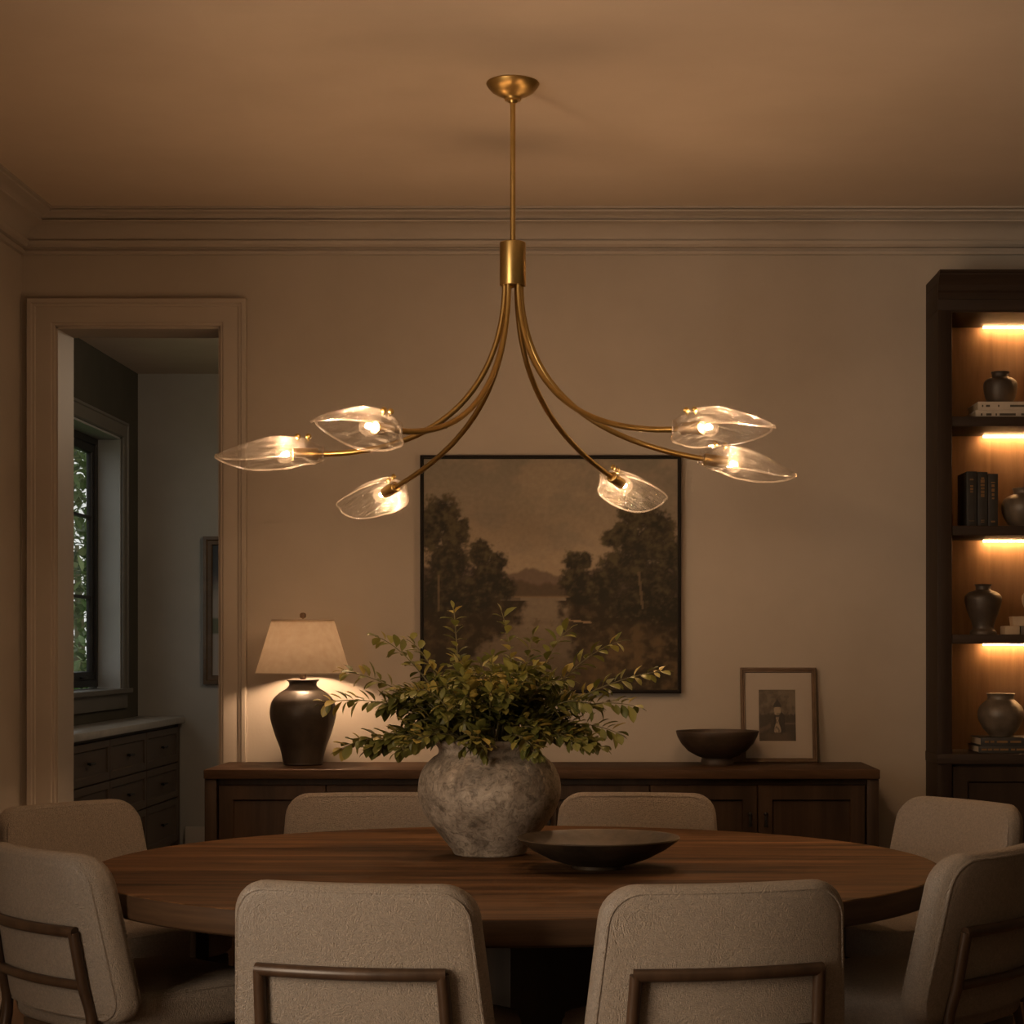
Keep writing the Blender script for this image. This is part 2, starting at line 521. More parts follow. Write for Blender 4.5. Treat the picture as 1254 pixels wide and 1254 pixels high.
def densify(pts, step):
    out = []
    n = len(pts)
    for i in range(n):
        a, b = Vector(pts[i]), Vector(pts[(i + 1) % n])
        k = max(1, int((b - a).length / step))
        for s in range(k): out.append(tuple(a.lerp(b, s / k)))
    return out

def cushion(bm, outline, T, rd, mp, puff=0.0, seg=5, inner=(0.86, 0.68, 0.5, 0.32, 0.15)):
    """padded slab from an outline: rounded edge of radius rd, front at +T/2, back at -T/2; mp(u, v, h) -> xyz"""
    cx = sum(p[0] for p in outline) / len(outline); cy = sum(p[1] for p in outline) / len(outline)
    w = max(p[0] for p in outline) - min(p[0] for p in outline)
    h = max(p[1] for p in outline) - min(p[1] for p in outline)
    def ring(inset, z, s=None):
        sx = s if s is not None else (w - 2 * inset) / w
        sy = s if s is not None else (h - 2 * inset) / h
        return [mp(cx + (x - cx) * sx, cy + (y - cy) * sy, z) for x, y in outline]
    rs = []
    sb = (w - 2 * rd) / w
    for s in inner[::-1]: rs.append(ring(0, -T / 2 - puff * 0.4 * (1 - s * s), s * sb))
    for k in range(seg + 1):
        a = PI / 2 * k / seg
        rs.append(ring(rd * (1 - math.sin(a)), -T / 2 + rd * (1 - math.cos(a)) ))
    for k in range(seg + 1):
        a = PI / 2 * k / seg
        rs.append(ring(rd * (1 - math.cos(a)), T / 2 - rd + rd * math.sin(a)))
    for s in inner: rs.append(ring(0, T / 2 + puff * (1 - s * s), s * sb))
    rings(bm, rs)
    return bm

def panel_door(bm, u0, u1, v0, v1, mp, fw=0.05, th=0.02, rec=0.009):
    """framed door: moulded frame with a recessed flat panel; h measured outwards"""
    prof = [(0, 0), (0, th - 0.002), (0.002, th), (fw - 0.006, th), (fw, th - rec), (fw, 0)]
    sweep(bm, rect(u0, u1, v0, v1), prof, mp, closed=True)
    c = [mp(u0 + fw, v0 + fw, th - rec), mp(u1 - fw, v0 + fw, th - rec), mp(u1 - fw, v1 - fw, th - rec), mp(u0 + fw, v1 - fw, th - rec)]
    bm.faces.new([bm.verts.new(p) for p in c])
    c = [mp(u0, v0, 0), mp(u1, v0, 0), mp(u1, v1, 0), mp(u0, v1, 0)]
    bm.faces.new([bm.verts.new(p) for p in c])
    return bm

# ------------------------------------------------------------------ the room
XL, XR, YW, YB, YF, ZC = -2.175, 2.62, 7.16, 7.377, -1.2, 2.962
DX0, DX1, DZ = X(68.5, YW), X(270, YW), 2.54
BX0, BTOP = 1.273, 2.70
HX, HY, HC = -2.853, 11.8, 3.04        # hall: left wall, end wall, ceiling

b = BM()
box(b, XL - 0.17, DX0, YW, YB, 0, 3.2)
box(b, DX0, DX1, YW, YB, DZ, 3.2)
box(b, DX1, BX0, YW, YB, 0, 3.2)
box(b, BX0, XR + 0.15, YW, YB, BTOP, 3.2)
box(b, BX0, XR + 0.15, 7.30, YB, 0, BTOP)
struct('wall_back', b, 'wall', 'greige plaster wall behind the sideboard', 'wall', False)
WY0, WY1, WZ0, WZ1 = 0.5, 2.7, 0.55, 2.45
b = BM()
box(b, XL - 0.17, XL, YF, WY0, 0, 3.2)
box(b, XL - 0.17, XL, WY1, YW, 0, 3.2)
box(b, XL - 0.17, XL, WY0, WY1, 0, WZ0)
box(b, XL - 0.17, XL, WY0, WY1, WZ1, 3.2)
struct('wall_left', b, 'wall', 'plain plaster wall at the left edge beside the doorway', 'wall', False)
b = BM(); box(b, XR, XR + 0.15, YF, YW, 0, 3.2)
struct('wall_right', b, 'dark_wall', 'unseen wall of the dining room beyond the bookcase, darkened to cut bounce', 'wall', False)  # out of view; dark tone added to hold back bounced light
b = BM(); box(b, XL - 0.17, XR + 0.15, YF - 0.15, YF, 0, 3.2)
struct('wall_front', b, 'dark_wall', 'unseen wall facing the sideboard wall, darkened to cut bounce', 'wall', False)  # behind the camera; darkened likewise for deeper room contrast
b = BM(); box(b, XL, XR, YF, YW, ZC, ZC + 0.12)
struct('ceiling', b, 'ceiling', 'warmly lit plaster ceiling above the chandelier', 'ceiling', False)
b = BM(); box(b, HX - 0.4, XR + 0.15, YF - 0.15, HY + 0.15, -0.1, 0)
struct('floor', b, 'floor', 'dark wooden plank floor under the table', 'floor', False)
# hall shell
b = BM()
HW = dict(y0=9.9, y1=11.37, z0=1.073, z1=2.59)
box(b, HX - 0.195, HX, YB - 0.01, HW['y0'], 0, 3.3)
box(b, HX - 0.195, HX, HW['y1'], HY + 0.15, 0, 3.3)
box(b, HX - 0.195, HX, HW['y0'], HW['y1'], 0, HW['z0'])
box(b, HX - 0.195, HX, HW['y0'], HW['y1'], HW['z1'], 3.3)
struct('wall_hall_left', b, 'dark_wall', 'dark painted side wall of the next room, around its window', 'wall', False)
b = BM(); box(b, HX, 0.6, HY, HY + 0.15, 0, 3.3)
struct('wall_hall_back', b, 'hall_wall', 'grey end wall of the next room seen through the doorway', 'wall', False)
b = BM(); box(b, 0.6, 0.75, YB, HY + 0.15, 0, 3.3)
struct('wall_hall_right', b, 'hall_wall', 'side wall of the next room opposite its window', 'wall', False)
b = BM(); box(b, HX, 0.6, YB, HY, HC, HC + 0.12)
struct('ceiling_hall', b, 'ceiling', 'pale ceiling of the next room seen through the doorway', 'ceiling', False)
b = BM(); box(b, HX - 0.3, XL - 0.17, YB - 0.2, YB, 0, 3.3)
struct('wall_hall_front', b, 'hall_wall', 'short return wall of the next room beside the doorway', 'wall', False)

# crown moulding (offset from wall, height)
cp = [(0, ZC - 0.150), (0.016, ZC - 0.150), (0.018, ZC - 0.140), (0.018, ZC - 0.136), (0.010, ZC - 0.134), (0.010, ZC - 0.126), (0.026, ZC - 0.124), (0.036, ZC - 0.116), (0.040, ZC - 0.106),
      (0.040, ZC - 0.102), (0.030, ZC - 0.099), (0.034, ZC - 0.092), (0.042, ZC - 0.078), (0.056, ZC - 0.064), (0.074, ZC - 0.054), (0.092, ZC - 0.048),
      (0.110, ZC - 0.046), (0.112, ZC - 0.040), (0.100, ZC - 0.037), (0.108, ZC - 0.030), (0.122, ZC - 0.022), (0.140, ZC - 0.018), (0.150, ZC - 0.017), (0.152, ZC - 0.011), (0.146, ZC - 0.009), (0.163, ZC - 0.007), (0.163, ZC), (0, ZC)]
b = BM()
sweep(b, [(XR, YF), (XR, YW), (XL, YW), (XL, YF)], cp, lambda u, v, h: (u, v, h))
struct('trim_1', b, 'trim', 'stepped crown moulding running along the top of the walls', 'trim').data.set_sharp_from_angle(angle=math.radians(20))
# baseboards
bp_ = [(0, 0), (0.018, 0), (0.018, 0.15), (0.012, 0.165), (0.012, 0.18), (0.004, 0.195), (0, 0.195)]
def base(name, path, mat='trim'):
    q = BM(); sweep(q, path, bp_, lambda u, v, h: (u, v, h)); struct(name, q, mat, None, None)
base('baseboard_left', [(XL, YW), (XL, YF)])
base('baseboard_back', [(BX0 - 0.005, YW), (DX1 + 0.105, YW)])
base('baseboard_hall', [(0.6, HY), (HX + 0.30, HY)])

# doorway casing, jamb lining
b = BM()
cw = 0.103
cas = [(0.0, 0), (0.0, 0.010), (0.004, 0.014), (0.010, 0.014), (0.014, 0.020), (0.022, 0.022), (0.070, 0.022), (0.074, 0.027), (0.082, 0.028),
       (0.086, 0.034), (0.100, 0.036), (cw, 0.033), (cw, 0)]
casing_map = lambda u, v, h: (u, YW - h, v)
sweep(b, [(DX0, 0), (DX0, DZ), (DX1, DZ), (DX1, 0)], cas, casing_map)
sweep(b, [(DX0, 0), (DX0, DZ), (DX1, DZ), (DX1, 0)], cas, lambda u, v, h: (u, YB + h, v))
box(b, DX0 - 0.001, DX0 + 0.008, YW, YB, 0, DZ)
box(b, DX1 - 0.008, DX1 + 0.001, YW, YB, 0, DZ)
box(b, DX0, DX1, YW, YB, DZ - 0.008, DZ)
struct('door_1', b, 'trim', 'cased doorway opening with moulded white trim, leading to next room', 'doorway').data.set_sharp_from_angle(angle=math.radians(20))

# hall window (window_1)
w1 = thing('window_1', 'dark framed window in the next room looking onto greenery', 'window')
w1['kind'] = 'structure'
y0, y1, z0, z1 = HW['y0'], HW['y1'], HW['z0'], HW['z1']
b = BM()
wc = [(0, 0), (0, 0.012), (0.008, 0.02), (0.075, 0.02), (0.08, 0.028), (0.095, 0.028), (0.095, 0)]
sweep(b, [(y1, z0), (y1, z1), (y0, z1), (y0, z0)], [(-d, h) for d, h in wc], lambda u, v, h: (HX + h, u, v))
o = obj('window_casing', b, 'dark_trim', w1)
b = BM()
box(b, HX - 0.14, HX + 0.045, y0 - 0.13, y1 + 0.13, z0 - 0.028, z0, 0.004)
box(b, HX, HX + 0.018, y0 - 0.10, y1 + 0.10, z0 - 0.12, z0 - 0.028, 0.003)
obj('window_sill', b, 'dark_trim', w1)
b = BM()
for q in ((y0, y0 + 0.012, z0, z1), (y1 - 0.012, y1, z0, z1), (y0, y1, z1 - 0.012, z1)):
    box(b, HX - 0.14, HX, q[0], q[1], q[2], q[3])
obj('window_jamb', b, mottled('jamb_paint', (0.30, 0.30, 0.29), (0.34, 0.34, 0.33), 3, 0.6), w1, False)
b = BM()
sweep(b, rect(y0, y1, z0, z1), [(0.012, 0), (0.012, 0.05), (0.05, 0.05), (0.055, 0.04), (0.055, 0)], lambda u, v, h: (HX - 0.185 + h, u, v), closed=True)
sweep(b, rect(y0 + 0.055, y1 - 0.055, z0 + 0.055, z1 - 0.055), [(0, 0.005), (0, 0.038), (0.045, 0.038), (0.05, 0.03), (0.05, 0.005)],
      lambda u, v, h: (HX - 0.185 + h, u, v), closed=True)
for zz in (1.62, 2.10):
    box(b, HX - 0.185, HX - 0.155, y0 + 0.1, y1 - 0.1, zz - 0.009, zz + 0.009)
box(b, HX - 0.185, HX - 0.155, (y0 + y1) / 2 - 0.03, (y0 + y1) / 2 + 0.03, z0 + 0.08, z1 - 0.08)
obj('window_sash', b, 'black', w1)
b = BM(); box(b, HX - 0.174, HX - 0.170, y0 + 0.1, y1 - 0.1, z0 + 0.1, z1 - 0.1)
obj('pane', b, thin_glass('window_glass', (0.96, 0.97, 0.97), 0.0, 0.02, 0.03, 0.4), w1, False)
b = BM(); box(b, HX - 0.148, HX - 0.128, 11.00, 11.12, z0 + 0.062, z0 + 0.074, 0.003)
obj('window_latch', b, 'black', w1)

# dining-room window on the left wall, behind the picture's edge: the daylight of the foreground
w2 = thing('window_2', 'tall window in the left dining room wall', 'window'); w2['kind'] = 'structure'
b = BM()
sweep(b, rect(WY0, WY1, WZ0, WZ1), [(0, 0), (0, 0.06), (0.05, 0.06), (0.05, 0)], lambda u, v, h: (XL - 0.15 + h, u, v), closed=True)
box(b, XL - 0.14, XL - 0.10, 1.58, 1.62, WZ0, WZ1)
obj('window_sash', b, 'black', w2, False)
b = BM(); box(b, XL - 0.122, XL - 0.118, WY0 + 0.05, WY1 - 0.05, WZ0 + 0.05, WZ1 - 0.05)
obj('pane', b, 'window_glass' if 'window_glass' in M else bpy.data.materials['window_glass'], w2, False)

# ------------------------------------------------------------------ outside the hall window
b = BM(); box(b, -40, HX - 0.45, 2, 60, -0.25, -0.15)
o = struct('ground_garden', b, 'grass', 'lawn outside the window of the next room', 'lawn', False)
def leaf_into(bm, p, d, up, L, W):
    """folded pointed-oval leaf with a raised pair of halves"""
    d = d.normalized()
    s = d.cross(up)
    if s.length < 1e-3: s = d.cross(Vector((1, 0, 0)))
    s.normalize(); n = s.cross(d)
    prof = [(0.0, 0.06), (0.28, 0.72), (0.58, 1.0), (0.84, 0.66), (1.0, 0.05)]
    mid, lf, rt = [], [], []
    for t, w in prof:
        c = p + d * (L * t) - n * (L * 0.22 * t * t)
        mid.append(bm.verts.new(c))
        lf.append(bm.verts.new(c + s * (W / 2 * w) + n * (W * 0.16 * w)))
        rt.append(bm.verts.new(c - s * (W / 2 * w) + n * (W * 0.16 * w)))
    for i in range(4):
        bm.faces.new([lf[i], mid[i], mid[i + 1], lf[i + 1]])
        bm.faces.new([mid[i], rt[i], rt[i + 1], mid[i + 1]])
def garden_tree(name, label, loc, rx, rz, h, n, trunk):
    t = thing(name, label, 'tree' if trunk else 'shrub', loc)
    q = BM()
    for i in range(n):
        v = Vector((R.gauss(0, 1), R.gauss(0, 1), R.gauss(0, 1))).normalized() * (0.55 + 0.45 * R.random())
        p = Vector((v.x * rx, v.y * rx, h + v.z * rz))
        leaf_into(q, p, Vector((R.uniform(-1, 1), R.uniform(-1, 1), R.uniform(-0.9, 0.3))), Vector((0, 0, 1)), R.uniform(0.12, 0.22), R.uniform(0.07, 0.12))
    obj('foliage', q, 'tree_leaf', t)
    q = BM()
    tube(q, [(0, 0, 0), (0.05, 0.02, h * 0.5), (0, 0, h)], [0.14 if trunk else 0.05, 0.1 if trunk else 0.04, 0.04], 8)
    obj('trunk', q, 'stem', t)
garden_tree('garden_tree', 'leafy tree outside the window of the next room', (-6.9, 24, -0.15), 1.9, 1.8, 3.4, 4200, True)
garden_tree('garden_shrub', 'green shrub low outside the window of the next room', (-5.6, 19.2, -0.15), 1.2, 0.85, 0.8, 1800, False)
garden_tree('garden_tree', 'paler leafy tree farther off outside the window of the next room', (-9.6, 35, -0.15), 2.6, 2.6, 3.4, 3600, True)

# ------------------------------------------------------------------ hall cabinet
CX = -2.58
hc = thing('drawer_cabinet', 'dark drawer cabinet with stone counter under the window in next room', 'cabinet', (HX, 8.35, 0))
def hl(x, y, z): return (x - HX, y - 8.35, z)
CY0, CY1 = 8.36, 11.76
b = BM()
box(b, 0.004, CX - HX - 0.022, CY0 - 8.35, CY1 - 8.35, 0.10, 0.848)
box(b, 0.004, CX - HX - 0.05, CY0 - 8.35, CY1 - 8.35, 0, 0.10)
box(b, 0.004, CX - HX, CY1 - 0.045 - 8.35, CY1 - 8.35, 0, 0.848, 0.002)
obj('carcass', b, 'hall_cab', hc)
b = BM(); box(b, 0.002, CX - HX + 0.03, CY0 - 8.35 - 0.01, CY1 - 8.35 + 0.015, 0.849, 0.889, 0.006)
obj('countertop', b, 'stone', hc)
seams = [CY1 - 0.05 - 0.825 * k for k in range(5)]
for k in range(4):
    ya, yb = seams[k + 1] + 0.004, seams[k] - 0.004
    for (za, zb) in ((0.612, 0.828), (0.394, 0.604), (0.12, 0.386)):
        q = BM()
        panel_door(q, ya - 8.35, yb - 8.35, za, zb, lambda u, v, h: (CX - HX - 0.021 + h, u, v), 0.045, 0.02, 0.010)
        d = obj('drawer', q, 'hall_cab', hc)
        q = BM()
        ym, zm = (ya + yb) / 2 - 8.35, (za + zb) / 2
        tube(q, [(CX - HX - 0.01, ym, zm), (CX - HX + 0.012, ym, zm)], 0.007, 8)
        tube(q, [(CX - HX + 0.014, ym - 0.05, zm), (CX - HX + 0.014, ym + 0.05, zm)], 0.007, 8)
        obj('handle', q, 'black', d)

# picture in the hall
hp = thing('framed_picture', 'brown wooden framed picture hanging on end wall of the next room', 'picture', (X(249, 11.78), HY, 1.09))
b = BM()
sweep(b, rect(0, 0.62, 0, 0.927), [(0, 0.002), (0, 0.03), (0.02, 0.034), (0.028, 0.024), (0.05, 0.024), (0.056, 0.012), (0.056, 0.002)], lambda u, v, h: (u, -h, v), closed=True)
obj('frame', b, 'bronze_frame', hp)
PN = []
def color_grid(name, w, h, nx, nz, fn, mat, parent, yoff=0.0, flip=1):
    """flat picture surface whose pigment is computed per vertex; fn(u, v) with v from the top"""
    me = bpy.data.meshes.new(name)
    vv = [(w * i / nx, yoff, h * j / nz) for j in range(nz + 1) for i in range(nx + 1)]
    ff = [(j * (nx + 1) + i, j * (nx + 1) + i + 1, (j + 1) * (nx + 1) + i + 1, (j + 1) * (nx + 1) + i) for j in range(nz) for i in range(nx)]
    me.from_pydata(vv, [], ff)
    ca = me.color_attributes.new('paint', 'FLOAT_COLOR', 'POINT')
    buf = []
    for j in range(nz + 1):
        for i in range(nx + 1):
            c = fn(i / nx, 1 - j / nz)
            buf.extend((c[0], c[1], c[2], 1))
    ca.data.foreach_set('color', buf)
    me.materials.append(M[mat])
    o = bpy.data.objects.new(name, me); COL.objects.link(o)
    if parent: o.parent = parent
    return o
def fbm(x, y, s=0.0, o=5): return noise.fractal(Vector((x, y, s)), 0.9, 2.0, o)
def mixc(a, b_, t):
    t = max(0.0, min(1.0, t))
    return tuple(p + (q - p) * t for p, q in zip(a, b_))
def sst(a, b_, x):
    t = max(0.0, min(1.0, (x - a) / (b_ - a))); return t * t * (3 - 2 * t)
def hall_art(u, v):
    g = 0.5 + 0.5 * fbm(u * 5, v * 6, 3)
    c = mixc((0.05, 0.055, 0.06), (0.30, 0.27, 0.24), sst(0.2, 0.5, v + 0.2 * g - 0.1))
    if 0.0 < v - 0.55 < 0.12: c = mixc(c, (0.06, 0.08, 0.04), 0.8)
    return c
o = color_grid('picture', 0.53, 0.837, 40, 60, hall_art, 'print', hp, -0.010); o.location = (0.045, 0, 0.045)

# ------------------------------------------------------------------ landscape painting
PY = YW
px0, px1, pz0, pz1 = X(515, PY - 0.02), X(834, PY - 0.02), Z(849, PY - 0.02), Z(558, PY - 0.02)
pw, ph = px1 - px0, pz1 - pz0
lp = thing('landscape_painting', 'large dark landscape painting of river and trees in thin black frame', 'painting', (px0, PY, pz0))
b = BM()
sweep(b, rect(0, pw, 0, ph), [(0, 0.001), (0, 0.038), (0.004, 0.040), (0.008, 0.040), (0.009, 0.030), (0.014, 0.030), (0.014, 0.001)], lambda u, v, h: (u, -h, v), closed=True)
obj('frame', b, 'black_frame', lp)
L_BLOBS = [(0.075, 0.25, 0.085, 0.10), (0.12, 0.33, 0.07, 0.07), (0.03, 0.30, 0.07, 0.12), (0.155, 0.29, 0.03, 0.04), (0.10, 0.45, 0.10, 0.12), (0.225, 0.41, 0.055, 0.075), (0.29, 0.45, 0.045, 0.055),
           (0.25, 0.52, 0.09, 0.10), (0.08, 0.58, 0.12, 0.12), (0.32, 0.56, 0.05, 0.06), (0.18, 0.60, 0.12, 0.08)]
R_BLOBS = [(0.845, 0.24, 0.095, 0.085), (0.92, 0.30, 0.075, 0.09), (0.79, 0.33, 0.06, 0.07), (0.745, 0.345, 0.05, 0.05), (0.86, 0.38, 0.13, 0.10), (0.97, 0.42, 0.07, 0.10), (0.80, 0.47, 0.13, 0.09),
           (0.595, 0.45, 0.052, 0.055), (0.635, 0.44, 0.035, 0.045), (0.60, 0.53, 0.075, 0.08), (0.70, 0.55, 0.09, 0.09), (0.90, 0.54, 0.14, 0.12), (0.84, 0.63, 0.14, 0.08), (0.96, 0.66, 0.10, 0.09), (0.62, 0.60, 0.06, 0.04)]
def blobs(u, v, B, k):
    m = -9
    for bx, by, rx, ry in B:
        dx, dy = (u - bx) / rx, (v - by) / ry
        m = max(m, 1 - math.sqrt(dx * dx + dy * dy))
    return m + k if m > -0.9 else -1.0
def landscape(u, v):
    n1 = fbm(u * 3, v * 4, 1.0); n2 = fbm(u * 22, v * 22, 5.0); n3 = fbm(u * 55, v * 55, 9.0, 3)
    sky = mixc((0.20, 0.176, 0.135), (0.30, 0.228, 0.152), sst(0.0, 0.5, v))
    sky = mixc(sky, (0.33, 0.262, 0.185), 0.55 * sst(0.0, 0.7, fbm(u * 3.2 + 0.4 * v, v * 5, 2.2) + 0.1))
    sky = mixc(sky, (0.19, 0.165, 0.13), 0.45 * sst(0.1, 0.7, fbm(u * 4 + 7, v * 6, 4.2)))
    c = sky
    hill = 0.487 + 0.018 * math.sin(u * 26) + 0.025 * fbm(u * 9, 0, 3.3)
    c = mixc(c, (0.145, 0.105, 0.075), sst(hill, hill + 0.012, v))
    hill2 = 0.535 + 0.03 * abs(u - 0.45) * 6 * (-1) + 0.02 * fbm(u * 14, 1, 6)
    c = mixc(c, (0.085, 0.060, 0.038), sst(hill2, hill2 + 0.02, v))
    c = mixc(c, (0.205, 0.145, 0.085), sst(0.590, 0.597, v) * 0.8)
    # water
    cx_ = 0.47 - 0.10 * sst(0.62, 0.95, v)
    hw = 0.045 + 0.02 * math.sin((v - 0.6) * 30) + 0.13 * sst(0.64, 0.82, v)
    wat = mixc((0.20, 0.158, 0.112), (0.10, 0.076, 0.050), sst(0.62, 1.0, v) + 0.25 * fbm(u * 3, v * 40, 8))
    bank = mixc((0.026, 0.019, 0.010), (0.125, 0.083, 0.040), 0.35 * sst(-0.3, 0.6, n2) + 0.8 * sst(0.45, 1.0, v) * sst(0.5, 0.75, u) * sst(-0.4, 0.5, n1 + 0.4 * n2))
    if v > 0.60:
        m = sst(-0.03, 0.02, hw - abs(u - cx_) + 0.035 * n2)
        if v < 0.615: m = 1.0 if 0.3 < u < 0.56 else 0
        c = mixc(bank, wat, m)
        refl = sst(0.16, 0.02, v - 0.62 - 0.06 * n1) if u < 0.38 else 0
        c = mixc(c, (0.04, 0.028, 0.016), 0.5 * refl * m)
    ml = blobs(u, v, L_BLOBS, 0.22 * n2 + 0.26 * n3); mr_ = blobs(u, v, R_BLOBS, 0.22 * n2 + 0.26 * n3)
    mt = max(ml, mr_)
    dark = mixc((0.017, 0.014, 0.008), (0.072, 0.057, 0.026), sst(-0.5, 0.9, n2 + 0.5 * n3 - 1.2 * (v - 0.42)))
    c = mixc(c, dark, sst(-0.10, 0.34, mt) * (1 if v < 0.68 else sst(0.80, 0.68, v)))
    for tx, ta, tb, sl in ((0.061, 0.50, 0.66, 0.0), (0.845, 0.49, 0.65, 0.10)):
        if ta < v < tb and abs(u - tx - sl * (v - ta)) < 0.005: c = mixc(c, (0.17, 0.12, 0.07), 0.55)
    if v > 0.68:
        c = mixc(c, (0.085, 0.062, 0.029), 0.5 * sst(0.3, 0.9, n2 + n3))
        if u > 0.55 and abs(v - 0.695 - 0.12 * (u - 0.55)) < 0.004 and u < 0.66: c = (0.27, 0.19, 0.11)
    k = 1 + 0.10 * n3
    return tuple(max(0.0, x * k) for x in c)
o = color_grid('canvas', pw - 0.022, ph - 0.022, 240, 216, landscape, 'paint', lp, -0.028); o.location = (0.011, 0, 0.011)

# ------------------------------------------------------------------ sideboard
SY0, SY1, SZ = 6.68, 7.137, 0.8816
sx0, sx1 = X(249, SY0), X(1078, SY0)
sb = thing('sideboard', 'long dark walnut sideboard against the wall under the landscape painting', 'sideboard', (0, SY0, 0))
b = BM(); box(b, sx0, sx1, 0, SY1 - SY0, SZ - 0.034, SZ, 0.004)
obj('top', b, 'side', sb)
b = BM()
cx0, cx1 = X(251, 6.70), X(1076, 6.70)
box(b, cx0 + 0.01, cx1 - 0.01, 0.045, SY1 - SY0 - 0.005, 0.09, SZ - 0.035)
box(b, cx0, cx0 + 0.042, 0.012, SY1 - SY0 - 0.004, 0.0, SZ - 0.035, 0.002)
box(b, cx1 - 0.042, cx1, 0.012, SY1 - SY0 - 0.004, 0.0, SZ - 0.035, 0.002)
box(b, cx0 + 0.042, cx1 - 0.042, 0.03, 0.06, 0.06, 0.12, 0.002)
box(b, cx0 + 0.042, cx1 - 0.042, 0.034, 0.06, SZ - 0.055, SZ - 0.035)
obj('carcass', b, 'side_v', sb)
dx0, dx1 = cx0 + 0.046, cx1 - 0.046
dw = (dx1 - dx0) / 6
for k in range(6):
    q = BM()
    panel_door(q, dx0 + k * dw + 0.0015, dx0 + (k + 1) * dw - 0.0015, 0.125, SZ - 0.058, lambda u, v, h: (u, 0.045 - h, v), 0.056, 0.022, 0.010)
    d = obj('door', q, 'side_v', sb)
    hx = dx0 + (k + 1) * dw - 0.028 if k % 2 == 0 else dx0 + k * dw + 0.028
    q = BM()
    sphere(q, (hx, 0.008, 0.722), 0.008, u=12, v=8)
    tube(q, [(hx, 0.03, 0.722), (hx, 0.01, 0.722)], 0.005, 8)
    tube(q, [(hx, 0.006, 0.720), (hx, 0.004, 0.700), (hx, 0.006, 0.678)], [0.004, 0.006, 0.007], 8)
    obj('handle', q, 'black', d)

# table lamp
ly = 6.955
lamp = thing('table_lamp', 'lit table lamp with pale tapered shade on dark round urn base', 'lamp', (X(371, ly), ly, SZ))
b = BM()
lathe(b, prof_spline([(0.066, 0.0), (0.0724, 0.004), (0.0735, 0.014), (0.084, 0.06), (0.104, 0.115), (0.1195, 0.17), (0.1215, 0.205), (0.113, 0.238), (0.088, 0.266), (0.062, 0.282), (0.0515, 0.295), (0.0525, 0.306), (0.0585, 0.312), (0.057, 0.316), (0.03, 0.316)]), 56)
obj('base', b, 'lamp_body', lamp, angle=60)
b = BM(); lathe(b, [(0.011, 0.314), (0.011, 0.322), (0.013, 0.322), (0.013, 0.338), (0.009, 0.338), (0.009, 0.376), (0.016, 0.378), (0.016, 0.402), (0.01, 0.404)], 20)
obj('neck', b, 'bronze_frame', lamp)
b = BM()
n = 64
sh = [(0.175, 0.337), (0.1142, 0.538), (0.1122, 0.538), (0.173, 0.337)]
rs = [[(r * math.cos(2 * PI * i / n), r * math.sin(2 * PI * i / n), z) for i in range(n)] for r, z in sh]
vv = [[b.verts.new(p) for p in r] for r in rs]
for a, c in zip(vv, vv[1:] + vv[:1]):
    for i in range(n): b.faces.new([a[i], a[(i + 1) % n], c[(i + 1) % n], c[i]])
shade = obj('lamp_shade', b, 'shade', lamp)
for r, z in ((0.1745, 0.339), (0.114, 0.536)):
    b = BM()
    tube(b, [(r * math.cos(2 * PI * i / 64), r * math.sin(2 * PI * i / 64), z) for i in range(64)], 0.0022, 6, closed=True)
    obj('shade_trim', b, 'paper_cover', shade)
b = BM(); lathe(b, [(0.012, 0.5265), (0.1135, 0.5265), (0.1135, 0.528), (0.012, 0.528)], 48)
obj('added_diffuser', b, 'shade', shade)  # unseen disc added to soften the lamp's scallop on the wall above
b = BM()
for k in range(3):
    a = 2 * PI * k / 3
    tube(b, [(0, 0, 0.533), (0.113 * math.cos(a), 0.113 * math.sin(a), 0.533)], 0.002, 6)
tube(b, [(0.05, 0, 0.39), (0.052, 0, 0.46), (0, 0, 0.533)], 0.002, 6)
tube(b, [(-0.05, 0, 0.39), (-0.052, 0, 0.46), (0, 0, 0.533)], 0.002, 6)
tube(b, [(-0.05, 0, 0.39), (0.05, 0, 0.39)], 0.002, 6)
obj('harp', b, 'bronze_frame', lamp)
b = BM(); lathe(b, [(0.004, 0.532), (0.004, 0.542), (0.011, 0.546), (0.012, 0.556), (0.009, 0.562), (0.002, 0.564)], 16)
obj('finial', b, 'bronze_frame', lamp)
b = BM(); sphere(b, (0, 0, 0.436), 0.034, sz=1.1)
obj('bulb', b, 'lamp_glow', lamp)

# footed bowl on the sideboard
by = 6.95
o = thing('footed_bowl', 'dark brown footed bowl on sideboard in front of the small framed print', 'bowl', (X(878.4, by), by, SZ))
b = BM()
lathe(b, [(0.0, 0.004), (0.056, 0.004), (0.060, 0.0), (0.0615, 0.003), (0.060, 0.02), (0.056, 0.027), (0.075, 0.033), (0.108, 0.052), (0.134, 0.080), (0.148, 0.106), (0.1535, 0.124), (0.1525, 0.127), (0.149, 0.126),
          (0.142, 0.106), (0.127, 0.082), (0.100, 0.056), (0.06, 0.042), (0.0, 0.038)], 64)
q = obj('bowl_body', b, 'bowl', o, angle=50)

